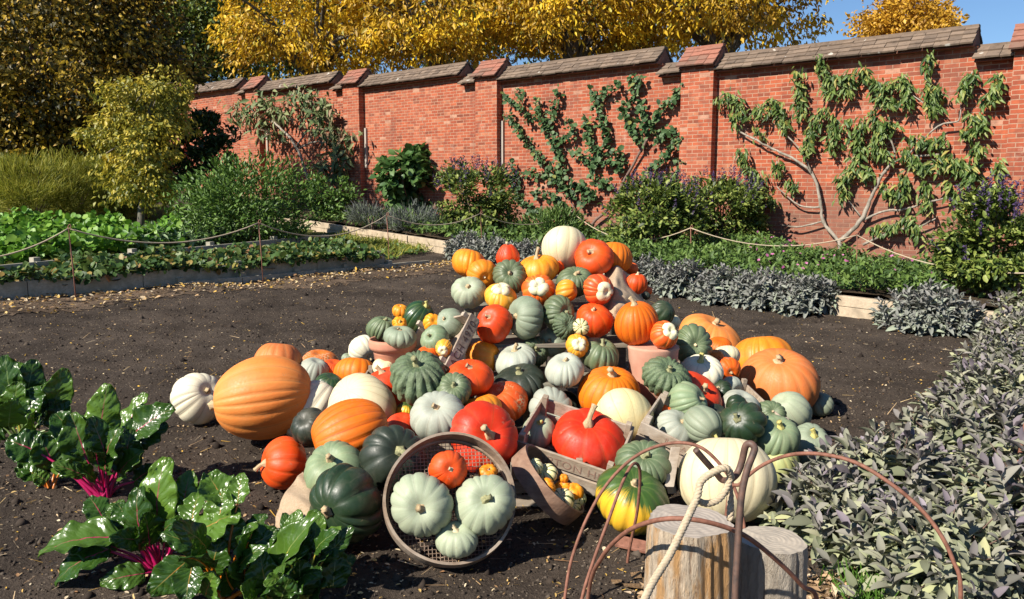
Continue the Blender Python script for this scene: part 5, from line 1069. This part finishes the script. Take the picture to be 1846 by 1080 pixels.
# ------------------------------------------------------------------ logs
def logmat(name, a, b_, c_, sc):
    m, nt, b = newmat(name); ob = coords(nt); v = scalev(nt, ob, sc); n1 = noise(nt, v, 1.0, 7, .7, .4); n2 = noise(nt, scalev(nt, ob, (22, 22, 4)), 1.0, 4)
    col = ramp(nt, n1, [(.34, b_), (.46, a), (.62, tuple(min(1, x*1.3) for x in a))]); col = mixc(nt, ramp(nt, n2, [(.46, (0, 0, 0)), (.56, (.95, .95, .95))]), col, c_); col = mixc(nt, ramp(nt, noise(nt, scalev(nt, ob, (70, 70, 4)), 1, 3), [(.3, (.75, .75, .75)), (.42, (0, 0, 0))]), col, (.1, .055, .03))
    nt.links.new(col, b.inputs['Base Color']); b.inputs['Roughness'].default_value = .85; bump(nt, b, n1, 1.0, .02); return m
M_LOG1 = logmat('barkless_log', (.4, .32, .23), (.22, .14, .085), (.44, .24, .09), (75, 75, 15)); M_LOG2 = logmat('rough_log', (.27, .23, .18), (.16, .125, .095), (.31, .27, .22), (60, 60, 22))
def endmat(name, a, b_):
    m, nt, b = newmat(name); ob = coords(nt); ln = nd(nt, 'ShaderNodeVectorMath', {'operation': 'LENGTH'}); nt.links.new(scalev(nt, ob, (1, 1, 0)), ln.inputs[0])
    n = noise(nt, ob, 16, 5); ring = math_(nt, 'SINE', math_(nt, 'MULTIPLY_ADD', ln.outputs['Value'], 420.0, math_(nt, 'MULTIPLY', n, 9.0)))
    col = mixc(nt, math_(nt, 'MULTIPLY_ADD', ring, .14, .4), a, b_); col = mixc(nt, ramp(nt, n, [(.45, (0, 0, 0)), (.75, (.6, .6, .6))]), col, (.2, .18, .15)); nt.links.new(col, b.inputs['Base Color']); b.inputs['Roughness'].default_value = .9; bump(nt, b, ring, .15, .003); return m
M_END1 = endmat('weathered_end', (.42, .36, .3), (.3, .25, .2)); M_END2 = endmat('grey_end', (.44, .38, .3), (.33, .28, .22))
def log(label, cx, topy, wpx, d, taper, m1, m2, seed, tilt=0):
    c = P(cx, topy, d); r_ = wpx*d/F/2; z0 = gz(c.x, c.y)-.04; H = c.z-z0; o = empty('cut_log', (c.x, c.y, z0), label, 'log', 'cut logs by the sage'); n, m_ = 120, 22; mb = MB(); vs = []; top = []
    def rad(a, t): return r_*(1+taper*(1-t)+.035*math.sin(3*a+seed)+.03*math.sin(5*a+seed*2)+.012*math.sin(13*a+seed+t*2)+.012*math.sin(23*a+t*5+seed)+.02*float(vnoise(a*6, t*6, seed))+.03*float(vnoise(a*17, t*2.2, seed))+.02*float(vnoise(a*38, t*3.5, seed+2)))
    for j in range(m_+1):
        t = j/m_
        for k in range(n): a = 2*math.pi*k/n; r2 = rad(a, t)*(.965 if j == m_ else 1); vs.append(Vector((c.x+r2*math.cos(a), c.y+r2*math.sin(a), z0+H*t+(tilt*r2*math.cos(a) if j >= m_-1 else 0))))
    mb.add(vs, [(j*n+k, j*n+(k+1) % n, (j+1)*n+(k+1) % n, (j+1)*n+k) for j in range(m_) for k in range(n)]); b1 = mb.build('log_side', m1); b1.parent = o
    for v_ in b1.data.vertices: v_.co -= Vector((c.x, c.y, z0))
    mb = MB(); vs = []; rings = 8
    for j in range(rings+1):
        for k in range(n): a = 2*math.pi*k/n; r2 = rad(a, 1)*.966*j/rings; vs.append(Vector((r2*math.cos(a), r2*math.sin(a), H+tilt*r2*math.cos(a)+.004*float(vnoise(r2*60*math.cos(a), r2*60*math.sin(a), 3))*(j < rings))))
    mb.add(vs, [(j*n+k, j*n+(k+1) % n, (j+1)*n+(k+1) % n, (j+1)*n+k) for j in range(rings) for k in range(n)]); b2 = mb.build('cut_end', m2); b2.parent = o; return o
log('taller barkless log with orange streaked grain, left of the iron stake', 1243, 938, 152, 2.3, .12, M_LOG1, M_END1, 2, -.02)
log('shorter rough grey log right of the iron stake', 1392, 972, 122, 2.42, .03, M_LOG2, M_END2, 5, -.03)
# ------------------------------------------------------------------ iron hoops, stake, rope
M_RUST = plainmat('rusty_iron', (.12, .045, .025), (.26, .11, .07), 45, .75, .3); M_RUST2 = plainmat('dark_iron', (.05, .035, .03), (.15, .08, .055), 40, .6, .3)
def rod(name, label, pts, r_, cat, group=None, mat=None, ground=True):
    q = [P(*p) for p in pts]
    if ground:
        for e, nb in ((0, 1), (-1, -2)):
            g = q[e].copy(); zg = gz(g.x, g.y)-.03
            if g.z > zg+.02: g2 = Vector((g.x+(q[e].x-q[nb].x)*.4, g.y+(q[e].y-q[nb].y)*.4, zg)); q = [g2]+q if e == 0 else q+[g2]
    mb = MB(); mb.tube(smooth_path(q, 8), r_, 10); return tag(mb.build(name, mat or M_RUST), label, cat, group)
HG = 'bent rusty iron plant hoops'
rod('iron_hoop', 'widest rusty hoop arching in front of the huge cream pumpkin', [(1018, 1080, 2.85), (1030, 1010, 2.88), (1058, 935, 2.9), (1098, 868, 2.9), (1150, 820, 2.88), (1210, 799, 2.86), (1262, 806, 2.82), (1302, 842, 2.8), (1326, 885, 2.78), (1340, 940, 2.76), (1346, 1010, 2.76)], .006, 'plant hoop', HG)
rod('iron_hoop', 'narrow tall rusty hoop over the yellow patched pumpkin', [(1050, 1075, 2.78), (1072, 1005, 2.8), (1096, 940, 2.84), (1120, 875, 2.9), (1138, 840, 2.95), (1150, 838, 3.0), (1154, 862, 3.05), (1149, 920, 3.12), (1140, 965, 3.18), (1133, 1000, 3.22)], .006, 'plant hoop', HG)
rod('iron_hoop', 'low rusty hoop crossing in front of both logs', [(1062, 1062, 2.5), (1085, 1005, 2.35), (1125, 962, 2.2), (1175, 940, 2.08), (1230, 935, 2.03), (1290, 945, 2.03), (1345, 967, 2.06), (1400, 1010, 2.12), (1445, 1055, 2.18), (1475, 1095, 2.22)], .0064, 'plant hoop', HG)
rod('iron_hoop', 'wide rusty hoop arching over the purple sage on the right', [(1312, 905, 2.7), (1335, 872, 2.66), (1365, 845, 2.62), (1400, 827, 2.58), (1440, 818, 2.52), (1490, 820, 2.46), (1545, 835, 2.4), (1600, 868, 2.34), (1650, 908, 2.3), (1690, 955, 2.27), (1718, 1010, 2.25), (1732, 1075, 2.24)], .006, 'plant hoop', HG)
st = empty('iron_stake', (P(1326, 1090, 1.95).x, P(1326, 1090, 1.95).y, gz(.55, 1.95)), 'upright rusty iron stake with a twisted hook on top, tied with rope', 'stake')
mb = MB(); mb.tube(smooth_path([P(1324, 1250, 1.97), P(1325, 1090, 1.95), P(1330, 990, 1.95), P(1336, 900, 1.95), P(1346, 850, 1.95), P(1358, 818, 1.95), P(1360, 807, 1.95), P(1353, 800, 1.955), P(1344, 805, 1.965), P(1338, 830, 1.975), P(1330, 852, 1.975), P(1318, 864, 1.96)], 8), .0086, 12); mb.build('shaft', M_RUST2, st)
mb = MB(); mb.tube(smooth_path([P(1318, 864, 1.96), P(1308, 866, 1.99), P(1300, 864, 2.0), P(1290, 852, 1.99), P(1272, 832, 1.97), P(1254, 811, 1.95)], 8), .0078, 12); mb.build('hook_arm', M_RUST2, st)
rod('iron_rod', 'thin rusty rod standing in the sage at the right edge', [(1830, 865, 3.4), (1838, 820, 3.42), (1850, 770, 3.44)], .008, 'rod')
mb = MB(); a = G(1115, 985); mb.box(a+Vector((.06, -.05, .03)), Vector((.07, -.04, 0)), Vector((.01, .02, .012)), Vector((0, 0, .006))); tag(mb.build('scrap_board', M_RUST, None, False, .002), 'thin brown strip lying on the chippings left of the taller log', 'scrap')
M_ROPE = plainmat('rope', (.36, .28, .18), (.5, .41, .29), 120, .95, .5)
def rope(mb, pts, r_, pitch, n=8):
    q = smooth_path(pts, n); L = 0; acc = [0]
    for a, b in zip(q[:-1], q[1:]): L += (b-a).length; acc.append(L)
    m_ = max(16, int(L/pitch*8)); dense = []; j = 0
    for k in range(m_+1):
        s = L*k/m_
        while j < len(q)-2 and acc[j+1] < s: j += 1
        dense.append(q[j].lerp(q[j+1], (s-acc[j])/max(1e-6, acc[j+1]-acc[j])))
    t = (dense[1]-dense[0]).normalized(); a = t.orthogonal().normalized(); strands = [[], [], []]
    for k, p in enumerate(dense):
        t = (dense[min(k+1, m_)]-dense[max(k-1, 0)]).normalized(); a = (a-t*a.dot(t)).normalized(); b = t.cross(a); ph = 2*math.pi*(L*k/m_)/pitch
        for i in range(3): an = ph+i*2.094; strands[i].append(p+a*(math.cos(an)*r_*.52)+b*(math.sin(an)*r_*.52))
    for s in strands: mb.tube(s, r_*.6, 6)
mb = MB(); rope(mb, [P(1318, 862, 1.955), P(1312, 846, 1.935), P(1300, 845, 1.93), P(1275, 858, 1.925), P(1262, 872, 1.92), P(1258, 892, 1.91), P(1250, 912, 1.9), P(1230, 955, 1.86), P(1205, 1005, 1.82), P(1180, 1045, 1.78), P(1160, 1085, 1.74), P(1120, 1180, 1.68), P(1050, 1400, 1.6), P(960, 1750, 1.5), P(800, 1900, 1.48)], .0088, .028)
rope(mb, [P(1256, 902, 1.925), P(1275, 908, 1.93), P(1296, 900, 1.935), P(1310, 880, 1.945), P(1316, 862, 1.95)], .008, .028)
rope(mb, [P(1312, 868, 1.975), P(1316, 892, 1.975), P(1317, 915, 1.97), P(1316, 938, 1.97)], .0085, .036)
tag(mb.build('tied_rope', M_ROPE), 'thick pale twisted rope looped round the iron stake hook', 'rope')
# far rope barrier
pk = [G(x, y, .8) for x, y in ((123, 412), (466, 402), (697, 388), (866, 385), (1030, 381), (1245, 411), (1545, 424))]
PL = ['rusty rope post at the far left before the nasturtiums', 'rusty rope post before the big green bush', 'rusty rope post before the lavender', 'rusty rope post before the salvia left of the heap', 'rusty rope post behind the top cream pumpkin', 'rusty rope post before the bright salvia', 'rusty rope post before the fan peach']
for p, lab in zip(pk, PL):
    g = Vector((p.x+.03, p.y, gz(p.x, p.y)-.1)); mb = MB(); mb.tube([g, g.lerp(p, .5)+Vector((.006, 0, 0)), p+Vector((0, 0, .02))], .0075, 6); mb.tube(smooth_path([p+Vector((0, 0, .02)), p+Vector((.02, 0, .045)), p+Vector((.035, 0, .02)), p+Vector((.015, -.01, -.005))], 4), .006, 6)
    tag(mb.build('rope_post', M_RUST), lab, 'post', 'thin rusty posts of the rope barrier')
ends = [P(-90, 470, 8.2)]+pk+[P(2060, 470, 7.2)]; mb = MB()
for a, b in zip(ends[:-1], ends[1:]):
    sag = .09*(b-a).length if a is not ends[0] else .1
    if b is ends[-1]: sag = .3
    q = [a.lerp(b, k/14)-Vector((0, 0, sag*4*(k/14)*(1-k/14))) for k in range(15)]; mb.tube(q, .0085, 6)
tag(mb.build('rope', M_ROPE), 'thin pale rope swagged from post to post round the plot', 'rope')
